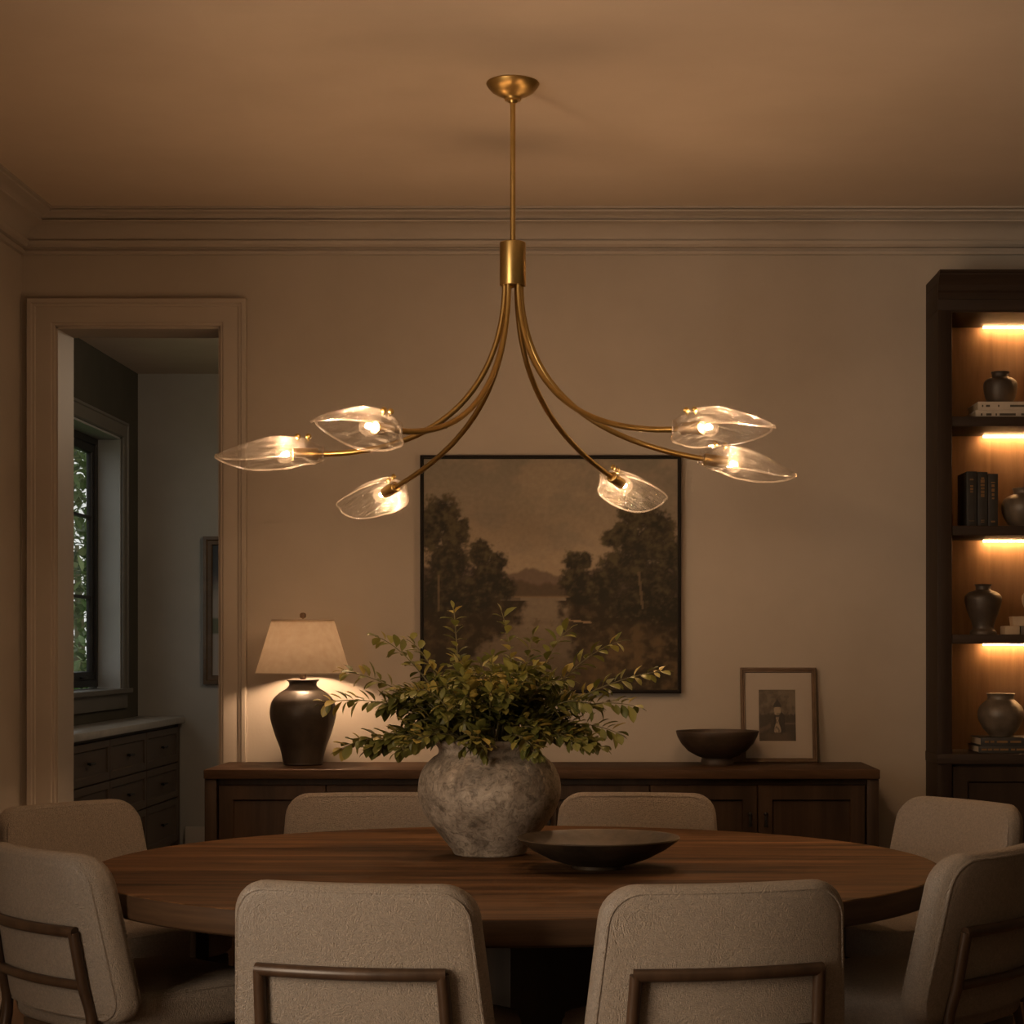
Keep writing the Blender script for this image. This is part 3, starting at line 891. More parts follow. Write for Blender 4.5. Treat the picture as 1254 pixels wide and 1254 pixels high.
# small framed print leaning on the wall
fw_, fh_ = 0.288, 0.362
fp = thing('framed_print', 'small framed dark print in wide pale mat leaning on wall', 'picture', (X(908, 7.08), 7.085, SZ))
fp.rotation_euler = (-math.asin(0.058 / fh_), 0, 0)
b = BM()
sweep(b, rect(0, fw_, 0, fh_), [(0, -0.012), (0, 0.006), (0.003, 0.009), (0.008, 0.009), (0.011, 0.005), (0.016, 0.005), (0.018, 0.0), (0.018, -0.012)], lambda u, v, h: (u, -h, v), closed=True)
obj('frame', b, 'bronze_frame', fp)
b = BM()
ax0, ax1, az0, az1 = 0.070, 0.208, 0.083, 0.278
sweep(b, rect(ax0, ax1, az0, az1), [(0.0, 0), (-0.0015, 0.002), (-0.054, 0.002), (-0.054, -0.003), (0, -0.003)], lambda u, v, h: (u, -h + 0.004, v), closed=True)
box(b, 0.012, fw_ - 0.012, 0.004, 0.008, 0.012, fh_ - 0.012)
obj('mat_board', b, 'mat_board', fp, False)
def statue_print(u, v):
    g = fbm(u * 5, v * 6, 12); g2 = fbm(u * 16, v * 18, 15)
    c = mixc((0.085, 0.066, 0.045), (0.165, 0.130, 0.090), sst(-0.5, 0.6, g + 0.5 * (u - 0.4)))
    c = mixc(c, (0.035, 0.026, 0.018), sst(0.44, 0.50, v + 0.05 * g2) * 0.9)
    c = mixc(c, (0.12, 0.085, 0.055), 0.75 * sst(0.05, 0.0, abs(v - 0.70 - 0.35 * (0.30 - u)) - 0.02 + 0.02 * g2) * (1 if u < 0.32 else 0))
    c = mixc(c, (0.13, 0.095, 0.062), 0.8 * sst(0.03, 0.0, abs(v - 0.66)) * (1 if u > 0.70 else 0))
    c = mixc(c, (0.10, 0.072, 0.045), 0.7 * sst(0.80, 0.9, v + 0.08 * g2) * sst(0.5, 0.2, abs(u - 0.5)))
    # dark cape, pale dress and head, pointed hood
    if abs(u - 0.56) < 0.15 * sst(0.38, 0.52, v) and 0.38 < v < 0.84: c = mixc(c, (0.022, 0.017, 0.013), 0.9)
    hw = 0.062 + 0.03 * math.cos((v - 0.4) * 16)
    if 0.53 < v < 0.84 and abs(u - 0.50) < hw: c = mixc((0.33, 0.26, 0.18), (0.13, 0.10, 0.07), sst(-0.1, 0.5, g2) + (0.7 if abs(v - 0.53) < 0.025 else 0))
    if 0.32 < v < 0.50 and ((u - 0.50) / 0.10) ** 2 + ((v - 0.41) / 0.09) ** 2 < 1: c = mixc((0.36, 0.285, 0.20), (0.20, 0.155, 0.105), sst(0, 0.5, g2))
    if 0.18 < v < 0.335 and abs(u - 0.50) < 0.02 + 0.095 * sst(0.18, 0.335, v): c = (0.030, 0.024, 0.019)
    return c
o = color_grid('print_sheet', ax1 - ax0, az1 - az0, 90, 126, statue_print, 'print', fp, 0.0035); o.location = (ax0, 0, az0)
b = BM(); box(b, 0.015, fw_ - 0.015, -0.0010, 0.0005, 0.015, fh_ - 0.015)
obj('glass_pane', b, thin_glass('picture_glass', (0.97, 0.97, 0.97), 0.0, 0.03, 0.03, 0.4), fp, False)

# ------------------------------------------------------------------ bookcase
KY, KB = 6.925, 7.262
bc = thing('bookcase', 'dark built-in bookcase with lit shelves at the right edge', 'bookcase', (0, 0, 0))
KX0, KX1 = X(1148, KY), 2.56
IX0, IX1 = X(1166, KY), KX1 - 0.056
b = BM(); box(b, KX0, IX0, KY, 7.285, 0, 2.56, 0.003); obj('side_panel', b, 'shelf_v', bc)
b = BM(); box(b, IX1, KX1, KY, 7.285, 0, 2.56, 0.003); obj('side_panel', b, 'shelf_v', bc)
b = BM(); box(b, IX0, IX1, KB, KB + 0.018, 0.9, 2.56); obj('back_panel', b, 'shelf_back', bc, False)
hz0 = 2.553
b = BM()
box(b, IX0, IX1, KY + 0.004, KB, hz0, 2.60)
box(b, KX0, KX1, KY, 7.285, 2.56, 2.66, 0.002)
obj('header', b, 'shelf', bc)
b = BM()
kp = [(0, 2.60), (0.006, 2.60), (0.008, 2.622), (0.016, 2.630), (0.018, 2.650), (0.030, 2.668), (0.044, 2.682), (0.046, 2.690), (0.052, 2.692), (0.052, 2.70), (0, 2.70)]
sweep(b, [(KX1, KY), (KX0, KY)], kp, lambda u, v, h: (u, v, h))
box(b, KX0, KX1, KY, 7.285, 2.66, 2.699)
obj('crown', b, 'shelf', bc, angle=25)
SH = [(2.133, 2.169), (1.730, 1.766), (1.331, 1.364)]
for za, zb in SH:
    b = BM(); box(b, IX0, IX1, KY + 0.006, KB, za, zb, 0.002); obj('shelf', b, 'shelf', bc)
b = BM()
box(b, KX0 - 0.003, KX1, KY - 0.006, 7.285, 0.886, 0.924, 0.003)
box(b, IX0, IX1, KY + 0.03, 7.285, 0.10, 0.886)
box(b, IX0, IX1, KY + 0.05, 7.285, 0, 0.10)
obj('base_cabinet', b, 'shelf', bc)
for k in range(2):
    q = BM()
    xa = IX0 + 0.004 + k * (IX1 - IX0) / 2
    panel_door(q, xa, xa + (IX1 - IX0) / 2 - 0.008, 0.11, 0.876, lambda u, v, h: (u, KY + 0.028 - h, v), 0.06, 0.022, 0.010)
    d = obj('door', q, 'shelf_v', bc)
    q = BM(); xx = xa + ((IX1 - IX0) / 2 - 0.05 if k == 0 else 0.04)
    sphere(q, (xx, KY - 0.012, 0.80), 0.012, u=12, v=8); tube(q, [(xx, KY + 0.01, 0.80), (xx, KY - 0.012, 0.80)], 0.005, 8)
    obj('knob', q, 'black', d)
for zt in (hz0, SH[0][0], SH[1][0], SH[2][0]):
    b = BM(); box(b, 1.508, IX1 - 0.18, KB - 0.030, KB - 0.018, zt - 0.0065, zt - 0.0005)
    obj('light_strip', b, 'led', bc, False)

def lathe_thing(name, label, cat, mat, prof, loc, n=48, group=None, k=5):
    t = BM(); lathe(t, prof_spline(prof, k), n)
    o = obj(name, t, mat, None, angle=60)
    o.location = loc
    return tag(o, label, cat, group)

def book_flat(loc, w, d, h, mat, label, group, marks, rz=0, page='page'):
    """lying book, spine towards the viewer (-y)"""
    t = thing('book', label, 'book', loc, rz, group)
    q = BM()
    box(q, 0, w, 0, d, 0, 0.003, 0.001); box(q, 0, w, 0, d, h - 0.003, h, 0.001); box(q, 0, w, -0.001, 0.004, 0, h, 0.001)
    obj('cover', q, mat, t)
    q = BM(); box(q, 0.004, w - 0.004, 0.004, d - 0.004, 0.003, h - 0.003); obj('pages', q, page, t, False)
    for a, c in marks:
        q = BM(); box(q, a, c, -0.0018, -0.0005, h * 0.36, h * 0.62)
        obj('spine_lettering', q, 'gilt' if mat == 'dark_cover' else 'ink', t, False)
    return t

# first shelf: two pale books, dark pot
s = SH[0][1]
yy = 7.0
g = 'pale books lying on the top shelf'
book_flat((X(1194.5, yy), yy, s), 0.27, 0.20, 0.032, 'paper_cover', 'pale cream book lying directly on the top bookcase shelf', g, [(0.02, 0.026), (0.04, 0.06), (0.075, 0.080), (0.09, 0.15), (0.17, 0.24)])
book_flat((X(1197.5, yy), yy, s + 0.0325), 0.26, 0.20, 0.031, 'paper_cover', 'pale cream book upper of two, under the dark round pot', g, [(0.015, 0.02), (0.03, 0.045), (0.075, 0.080), (0.12, 0.18)])
k_ = 7.1 / F
lathe_thing('ceramic_pot', 'dark round pot with short neck on pale books, top shelf', 'pot', 'ceramic_a',
            [(0.001, 0.0), (0.040, 0.0), (0.046, 0.004), (0.058, 0.035), (0.0635, 0.066), (0.060, 0.088), (0.046, 0.100), (0.034, 0.103), (0.031, 0.108), (0.031, 0.118), (0.035, 0.124), (0.033, 0.126), (0.027, 0.122), (0.026, 0.105), (0.001, 0.10)],
            (X(1225, 7.10), 7.10, s + 0.0635))
# second shelf: three upright dark books, grey pot
s = SH[1][1]
g = 'dark upright books on the second shelf'
def book_up(x, y, w, d, h, label, marks):
    t = thing('book', label, 'book', (x, y, s), 0, g)
    q = BM()
    box(q, 0, 0.003, 0, d, 0, h, 0.001); box(q, w - 0.003, w, 0, d, 0, h, 0.001); box(q, 0, w, -0.001, 0.004, 0, h, 0.0015)
    obj('cover', q, 'dark_cover', t)
    q = BM(); box(q, 0.003, w - 0.003, 0.004, d - 0.004, 0.004, h - 0.004); obj('pages', q, 'page', t, False)
    for a, c, ww in marks:
        q = BM(); box(q, w / 2 - w * ww / 2, w / 2 + w * ww / 2, -0.0018, -0.0005, h * a, h * c)
        obj('spine_lettering', q, 'gilt', t, False)
yy = 6.985
kk = yy / F
book_up(X(1183.5, yy), yy, 0.0385, 0.17, 0.205, 'thick black upright book at the left end of the three', [(0.10, 0.105, 0.5), (0.62, 0.64, 0.28), (0.66, 0.70, 0.28), (0.72, 0.75, 0.28), (0.84, 0.86, 0.35), (0.87, 0.875, 0.3)])
book_up(X(1197.2, yy), yy, 0.037, 0.165, 0.203, 'middle of three black upright books, with most gilt lettering', [(0.08, 0.09, 0.35), (0.11, 0.12, 0.35), (0.54, 0.60, 0.35), (0.61, 0.66, 0.35), (0.68, 0.72, 0.35), (0.74, 0.78, 0.4), (0.80, 0.86, 0.4), (0.87, 0.90, 0.3)])
book_up(X(1210.0, yy), yy, 0.037, 0.16, 0.196, 'black upright book nearest the round grey pot', [(0.08, 0.11, 0.4), (0.52, 0.55, 0.25), (0.58, 0.63, 0.25), (0.66, 0.72, 0.3), (0.75, 0.80, 0.3), (0.83, 0.845, 0.4)])
lathe_thing('ceramic_pot', 'grey glazed round pot beside the black upright books', 'pot', 'ceramic_b',
            [(0.001, 0.0), (0.046, 0.0), (0.052, 0.004), (0.076, 0.035), (0.0875, 0.072), (0.080, 0.104), (0.056, 0.122), (0.045, 0.126), (0.042, 0.132), (0.044, 0.142), (0.047, 0.147), (0.044, 0.149), (0.038, 0.142), (0.036, 0.13), (0.001, 0.12)],
            (X(1255, 7.06), 7.06, s))
# third shelf: urn, boxes, figurine
s = SH[2][1]
lathe_thing('urn', 'dark brown shouldered urn on third shelf of the bookcase', 'vase', 'ceramic_a',
            [(0.001, 0.0), (0.046, 0.0), (0.050, 0.005), (0.048, 0.014), (0.040, 0.024), (0.043, 0.045), (0.060, 0.09), (0.0685, 0.125), (0.067, 0.145), (0.052, 0.160), (0.034, 0.166), (0.0285, 0.171), (0.0285, 0.183), (0.033, 0.188), (0.031, 0.190), (0.024, 0.185), (0.022, 0.168), (0.001, 0.16)],
            (X(1204, 7.06), 7.06, s))
b = BM(); box(b, 0, 0.055, 0, 0.09, 0, 0.0325, 0.003)
o = tag(obj('box', b, 'clay'), 'small pale box lying on the third bookcase shelf', 'box'); o.location = (X(1231, 6.99), 6.99, s)
b = BM(); box(b, 0, 0.14, 0, 0.09, 0, 0.0345, 0.003)
q = BM(); box(q, 0.0, 0.14, 0.0, 0.1, 0, 0.036, 0.003)
b2 = BM(); box(b2, 0, 0.14, 0, 0.10, 0, 0.0325, 0.003)
b.free(); q.free()
o = tag(obj('box', b2, 'ceramic_b'), 'darker low box behind the small pale box, third shelf', 'box'); o.location = (X(1249.8, 7.0), 7.0, s)
b = BM()
rs = []
for hh, wx, wy in ((0, 0.026, 0.026), (0.028, 0.0285, 0.0285), (0.0345, 0.030, 0.030), (0.0355, 0.029, 0.029)):
    rs.append([(wx * sx_, wy * sy_, hh) for sx_, sy_ in ((-1, -1), (1, -1), (1, 1), (-1, 1))])
rings(b, rs)
o = tag(obj('dish', b, 'clay', smooth=False), 'small square tapered pale dish stacked on the boxes', 'dish'); o.location = (X(1247, 7.05), 7.045, s + 0.033)
# figurine: seated headless torso-like clay sculpture
fg = thing('clay_figurine', 'pale clay twisting abstract sculpture above stacked boxes, third shelf', 'sculpture', (X(1266, 7.07), 7.06, s + 0.033))
b = BM()
path = [(0.012, 0, 0.0), (0.010, 0, 0.03), (-0.012, 0, 0.062), (-0.022, 0, 0.096), (-0.014, 0, 0.125), (-0.008, 0, 0.148), (0.006, 0, 0.172), (0.02, 0, 0.19)]
sp = spline(path, 6)
rad = [0.034 - 0.010 * abs(math.sin(i * 0.16)) - (0.014 * i / len(sp)) for i in range(len(sp))]
tube(b, sp, rad, 14)
obj('torso', b, 'clay', fg)
b = BM(); tube(b, spline([(-0.018, -0.012, 0.13), (-0.030, -0.012, 0.155), (-0.016, -0.01, 0.178), (0.008, -0.008, 0.178)], 6), 0.007, 10)
obj('loop', b, 'clay', fg)
b = BM(); lathe(b, [(0.0, 0), (0.034, 0), (0.034, 0.008), (0.0, 0.010)], 24, (0.012, 0, 0)); obj('base', b, 'bronze', fg)
# fourth shelf: dark books, round pot
s = 0.924
yy = 6.975
g = 'dark books lying on the bottom shelf'
book_flat((X(1198.5, yy), yy, s), 0.25, 0.20, 0.027, 'dark_cover', 'lower black book lying on the bottom open shelf', g, [(0.01, 0.03), (0.034, 0.05), (0.055, 0.075), (0.08, 0.11), (0.12, 0.135), (0.14, 0.17)], 0, 'page')
book_flat((X(1201, yy), yy, s + 0.0275), 0.24, 0.19, 0.030, 'dark_cover', 'upper black book under the mottled round pot, bottom open shelf', g, [(0.015, 0.03), (0.036, 0.05), (0.06, 0.10), (0.11, 0.15)], 0, 'page')
lathe_thing('ceramic_pot', 'mottled brown wide-mouthed round pot on the black books', 'pot', 'ceramic_b',
            [(0.001, 0.0), (0.036, 0.0), (0.042, 0.005), (0.066, 0.03), (0.083, 0.065), (0.086, 0.088), (0.078, 0.112), (0.058, 0.132), (0.050, 0.140), (0.050, 0.154), (0.053, 0.160), (0.050, 0.162), (0.044, 0.155), (0.043, 0.14), (0.001, 0.13)],
            (X(1225.5, 7.065), 7.065, s + 0.0582))

# ------------------------------------------------------------------ table
TX, TY, RX, RY, TZ = -0.196, 4.927, 1.100, 1.036, 0.75
tb = thing('dining_table', 'large round dark walnut dining table with thick top', 'table', (TX, TY, 0))
b = BM()
rs = []
for s_, z in ((0.985, TZ - 0.062), (0.992, TZ - 0.060), (0.998, TZ - 0.055), (1.0, TZ - 0.048), (1.0, TZ - 0.006), (0.9985, TZ - 0.002), (0.996, TZ), (0.8, TZ), (0.4, TZ), (0.02, TZ)):
    rs.append([(RX * s_ * math.cos(2 * PI * i / 128), RY * s_ * math.sin(2 * PI * i / 128), z) for i in range(128)])
rings(b, rs)
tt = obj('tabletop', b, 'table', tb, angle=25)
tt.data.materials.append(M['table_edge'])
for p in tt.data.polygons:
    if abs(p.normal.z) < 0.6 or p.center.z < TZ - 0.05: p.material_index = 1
b = BM(); box(b, -0.30, 0.30, -0.30, 0.30, 0.03, TZ - 0.062, 0.004, mat=Matrix.Rotation(PI / 4, 4, 'Z'))
obj('pedestal', b, 'table_v', tb)
b = BM(); box(b, -0.36, 0.36, -0.36, 0.36, 0.0, 0.032, 0.004, mat=Matrix.Rotation(PI / 4, 4, 'Z'))
obj('plinth', b, 'table_v', tb)
for sgn in (-1, 1):
    b = BM(); box(b, -0.019, 0.019, -0.019, 0.019, 0.0, TZ - 0.062, 0.003, mat=Matrix.Translation((0.838 * sgn, 0.02, 0)) @ Matrix.Rotation(PI / 5, 4, 'Z'))
    obj('leg', b, 'table_v', tb)

# vase
VYY = 5.13
VXX = X(599.5, VYY)
b = BM()
vp = prof_spline([(0.090, 0.0), (0.097, 0.003), (0.106, 0.018), (0.140, 0.062), (0.178, 0.115), (0.1945, 0.160), (0.1935, 0.200), (0.179, 0.238), (0.155, 0.264), (0.140, 0.275), (0.138, 0.288), (0.146, 0.300), (0.1485, 0.308), (0.145, 0.314), (0.137, 0.312), (0.128, 0.296), (0.126, 0.274), (0.15, 0.24), (0.175, 0.19), (0.16, 0.12), (0.09, 0.03)], 5)
lathe(b, [(0.0, 0.0)] + vp + [(0.0, 0.03)], 72)
for v in b.verts:
    rr = Vector((v.co.x, v.co.y)).length
    if rr > 0.05:
        f_ = 1 + 0.010 * noise.noise(v.co * 9) + 0.004 * noise.noise(v.co * 30)
        v.co.x *= f_; v.co.y *= f_
vase = tag(obj('stoneware_vase', b, 'pot', angle=60), 'large weathered grey stoneware vase holding green branches on the table', 'vase')
vase.location = (VXX, VYY, TZ)

# shallow bowl
o = BM()
lathe(o, [(0.0, 0.003), (0.060, 0.003), (0.064, 0.0), (0.067, 0.002), (0.068, 0.010), (0.088, 0.014), (0.130, 0.028), (0.172, 0.050), (0.203, 0.072), (0.2085, 0.078), (0.207, 0.081), (0.202, 0.079),
          (0.168, 0.056), (0.126, 0.036), (0.080, 0.024), (0.0, 0.020)], 72)
sbw = tag(obj('shallow_bowl', o, 'bronze', angle=40), 'wide shallow dark bronze bowl on the table beside the vase', 'bowl')
sbw.location = (X(733, 4.79), 4.80, TZ)

# ------------------------------------------------------------------ branches
leafmouth = Vector((VXX, VYY, TZ + 0.312))
BR_GROUP = 'cut green branches in the stoneware vase'
def branch(tip, label, base_off=(0, 0), arch=0.06, nl=11, leaf=(0.026, 0.036), shared=True, side=None):
    base = Vector((VXX + base_off[0], VYY + base_off[1], TZ + 0.19))
    mouth = leafmouth + Vector((base_off[0] * 1.15, base_off[1] * 1.15, 0.0))
    tip = Vector(tip)
    d = tip - mouth
    hor = Vector((d.x, d.y, 0))
    c1 = mouth + hor * 0.30 + Vector((0, 0, max(0.04, d.z * 0.5 + arch)))
    c2 = mouth + hor * 0.72 + Vector((0, 0, d.z * 0.88 + arch * 0.8))
    pts = [base.lerp(mouth, t) for t in (0, 0.5)] + bezier(mouth, c1, c2, tip, 16)
    t = thing('leafy_branch', label, 'branch', tuple(base), 0, BR_GROUP)
    loc = [p - base for p in pts]
    q = BM()
    m = len(loc)
    tube(q, loc, [0.0028 * (1 - 0.7 * i / m) for i in range(m)], 5)
    obj('stem', q, 'stem', t)
    q = BM()
    up0 = Vector((0, 0, 1))
    arc = loc[2:]
    # cumulative length for even leaf spacing
    cum = [0]
    for a, c in zip(arc, arc[1:]): cum.append(cum[-1] + (c - a).length)
    tot = cum[-1]
    for i in range(nl):
        sdist = tot * (0.22 + 0.78 * (i + 0.3) / nl)
        k = max(j for j in range(len(cum)) if cum[j] <= sdist)
        k = min(k, len(arc) - 2)
        p = arc[k].lerp(arc[k + 1], (sdist - cum[k]) / max(1e-6, cum[k + 1] - cum[k]))
        tn = (arc[k + 1] - arc[k]).normalized()
        s1 = tn.cross(up0)
        if s1.length < 0.1: s1 = Vector((1, 0, 0))
        s1.normalize(); s2 = s1.cross(tn)
        rot = i * 1.2 + R.random()
        for sg in (0, PI):
            a = rot + sg + R.uniform(-0.4, 0.4)
            out = s1 * math.cos(a) + s2 * math.sin(a)
            ld = tn * R.uniform(0.35, 0.9) + out * 0.9 + Vector((0, 0, R.uniform(-0.25, 0.25)))
            sc = (1.0 - 0.15 * (i / nl)) * R.uniform(0.8, 1.15)
            L = R.uniform(*leaf) * sc
            leaf_into(q, p + out * 0.003, ld, (tn * -0.3 + up0), L, L * R.uniform(0.52, 0.70))
    leaf_into(q, arc[-1], tn, up0, leaf[0] * 0.7, leaf[0] * 0.36)
    obj('leaves', q, 'leaf', t)
    return t
def tipat(px, py, dy): return (X(px, VYY + dy), VYY + dy, Z(py, VYY + dy))
special = [
    (555, 745, 0.05, 'tallest upright branch left of the vase centre, its tip against the painting', 11),
    (614, 749, 0.03, 'straight upright branch right above the vase centre', 9),
    (655, 774, 0.08, 'dim upright branch behind, between the two tall central ones and the right ones', 9),
    (698, 770, 0.02, 'upward branch with pale yellow tip, right of centre before the painted river', 10),
    (761, 785, 0.05, 'branch rising to upper right across the painting', 12),
    (815, 822, 0.02, 'longest branch, reaching right past the painting frame corner', 14),
    (782, 866, 0.0, 'arching branch just below the painting frame at right', 12),
    (759, 899, -0.03, 'drooping branch at lower right, tip above the sideboard', 12),
    (718, 910, -0.08, 'short branch drooping over the right shoulder of the vase', 9),
    (593, 926, -0.19, 'small branch hanging down over the front of the vase rim', 7),
    (484, 922, -0.06, 'short branch drooping at lower left of the vase rim', 9),
    (414, 918, -0.03, 'long low branch drooping to the left beside the lamp base', 14),
    (394, 862, 0.0, 'long branch reaching left across the lamp base', 15),
    (418, 822, 0.04, 'branch reaching left to the lower edge of the lamp shade', 13),
    (459, 779, 0.06, 'branch rising to upper left, tip against bare wall', 12),
    (498, 783, 0.08, 'short branch rising at upper left next to the painting frame', 10),
]
for (px, py, dy, lab, nl) in special:
    a = math.atan2(dy - 0.02, (px - 600) / 300)
    branch(tipat(px, py, dy), lab, (0.07 * math.cos(a), 0.05 * math.sin(a)), arch=0.05 if py > 840 else 0.02, nl=int(nl * 1.4), leaf=(0.036, 0.050))
def fill(n, rx, ry, z0, z1, label):
    for i in range(n):
        a = R.uniform(0, 2 * PI); rr = math.sqrt(R.uniform(0.05, 1))
        tx, ty = VXX + rx * rr * math.cos(a), VYY + ry * rr * math.sin(a)
        zt = TZ + 0.312 + z0 + (z1 - z0) * (1 - 0.75 * rr * rr) * R.uniform(0.75, 1.0)
        branch((tx + 0.0, ty, zt), label, (0.09 * rr * math.cos(a), 0.09 * rr * math.sin(a)), arch=0.05, nl=11, leaf=(0.034, 0.050))
fill(68, 0.30, 0.24, 0.04, 0.25, 'short leafy branch in the dense middle of the vase bunch')
fill(46, 0.35, 0.27, -0.07, 0.10, 'short leafy branch low around the vase mouth')

# ------------------------------------------------------------------ chairs
def build_chair():
    t = thing('dining_chair', '', 'chair')
    T = 0.07
    zb, zt = 0.455, 0.845
    yc = lambda z: -0.225 - 0.17 * (z - 0.45)
    ysurf = lambda x, z, h: (x, yc(z) + 0.62 * x * x + h, z)
    ol = densify(rounded_poly([(-0.280, zb), (0.280, zb), (0.249, zt), (-0.249, zt)], [0.05, 0.05, 0.072, 0.072], 7), 0.03)
    b = BM()
    cushion(b, ol, T, 0.026, ysurf, puff=0.008)
    back = obj('backrest', b, 'fabric', t, angle=80)
    # welted seam around the back edge and a seam around the front edge
    b = BM()
    cz = (zb + zt) / 2
    for inset, h in ((0.013, -0.0305), (0.010, 0.029)):
        sx_, sz_ = (0.56 - 2 * inset) / 0.56, (zt - zb - 2 * inset) / (zt - zb)
        cyy = sum(p[1] for p in ol) / len(ol)
        tube(b, [ysurf(x * sx_, cyy + (z - cyy) * sz_, h) for x, z in ol], 0.0038, 6, closed=True)
    obj('piping', b, 'fabric', back)
    b = BM()
    so = densify(rounded_poly([(-0.235, -0.24), (0.235, -0.24), (0.242, 0.24), (-0.242, 0.24)], [0.05, 0.05, 0.09, 0.09], 7), 0.03)
    cushion(b, so, 0.105, 0.035, lambda u, v, h: (u, v + 0.02, 0.463 + h), puff=0.012)
    seat = obj('seat', b, 'fabric', t, angle=80)
    b = BM()
    tube(b, [(x * 0.965, y * 0.96 + 0.02, 0.463 + 0.042) for x, y in so], 0.0028, 6, closed=True)
    obj('piping', b, 'fabric', seat)
    b = BM(); box(b, -0.205, 0.205, -0.20, 0.225, 0.375, 0.413, 0.004)
    obj('seat_frame', b, 'frame', t)
    rear = lambda x, z: Vector((x, yc(z) + 0.62 * x * x - T / 2 - 0.0125, z))
    zr = 0.668
    for s in (-1, 1):
        b = BM()
        tube(b, spline([(0.205 * s, -0.33, 0.0), (0.202 * s, -0.30, 0.2), rear(0.198 * s, 0.43), rear(0.194 * s, 0.55), rear(0.19 * s, zr)], 6), [0.010] * 6 + [0.0135] * 19, 12)
        obj('leg', b, 'frame', t)
        b = BM()
        tube(b, [(0.198 * s, 0.205, 0.0), (0.200 * s, 0.205, 0.40)], [0.012, 0.018], 12)
        obj('leg', b, 'frame', t)
    b = BM(); tube(b, [rear(-0.196 + 0.392 * i / 16, zr) for i in range(17)], 0.0135, 12); obj('upper_rail', b, 'frame', t)
    b = BM(); tube(b, [rear(-0.193 + 0.386 * i / 16, 0.545) for i in range(17)], 0.0115, 12); obj('lower_rail', b, 'frame', t)
    return t
chair = build_chair()
CHAIRS = [  # top-centre of the back, heading in degrees clockwise from straight ahead, label
    (-0.482, 3.73, 11, 'front chair left of centre, back to viewer, before the vase'),
    (0.273, 3.73, -13, 'front chair right of centre, back to viewer, before the shallow bowl'),
    (-1.312, 4.385, 45, 'chair at the near left edge, turned, showing two curved back rails'),
    (0.975, 4.40, -50, 'chair at the near right edge, turned, showing two curved back rails'),
    (-1.612, 5.69, 126, 'chair at far left of the table, front facing, beside the doorway'),
    (1.165, 5.80, -122, 'chair at far right of the table, front facing, before the bookcase'),
    (-0.735, 6.10, 174, 'chair behind the table left of the vase, in front of the sideboard doors'),
    (0.150, 6.10, -174, 'chair behind the table right of the vase, in front of the sideboard'),
]
for i, (x, y, hd, lab) in enumerate(CHAIRS):
    c = chair if i == 0 else copy_tree(chair)
    a = -math.radians(hd)
    top = -0.225 - 0.17 * 0.39
    off = Vector((-math.sin(a) * top, math.cos(a) * top))
    c.location = (x - off.x, y - off.y, 0)
    c.rotation_euler = (0, 0, a)
    tag(c, lab, 'chair', 'oatmeal upholstered chairs around the dining table')

# ------------------------------------------------------------------ chandelier
CY = 5.476
CXX = X(628, CY)
ch = thing('chandelier', 'aged brass six-armed chandelier with clear glass leaf shades', 'chandelier', (CXX, CY, ZC))
zl = lambda z: z - ZC
b = BM()
lathe(b, [(0.0, -0.001), (0.076, -0.001), (0.0775, -0.004), (0.074, -0.012), (0.062, -0.026), (0.044, -0.037), (0.026, -0.043), (0.024, -0.046), (0.024, -0.052), (0.014, -0.054), (0.012, -0.060), (0.0, -0.060)], 56)
obj('canopy', b, 'brass', ch, angle=50)
zh1, zh0 = Z(297, CY), Z(350, CY)
b = BM(); tube(b, [(0, 0, -0.05), (0, 0, zl(zh1) + 0.002)], 0.0078, 16); obj('stem', b, 'brass', ch)
b = BM(); lathe(b, [(0.0, zl(zh1)), (0.036, zl(zh1)), (0.038, zl(zh1) - 0.002), (0.038, zl(zh0) + 0.002), (0.037, zl(zh0)), (0.034, zl(zh0)), (0.034, zl(zh0) + 0.006), (0.0, zl(zh0) + 0.006)], 40)
obj('hub', b, 'brass', ch)
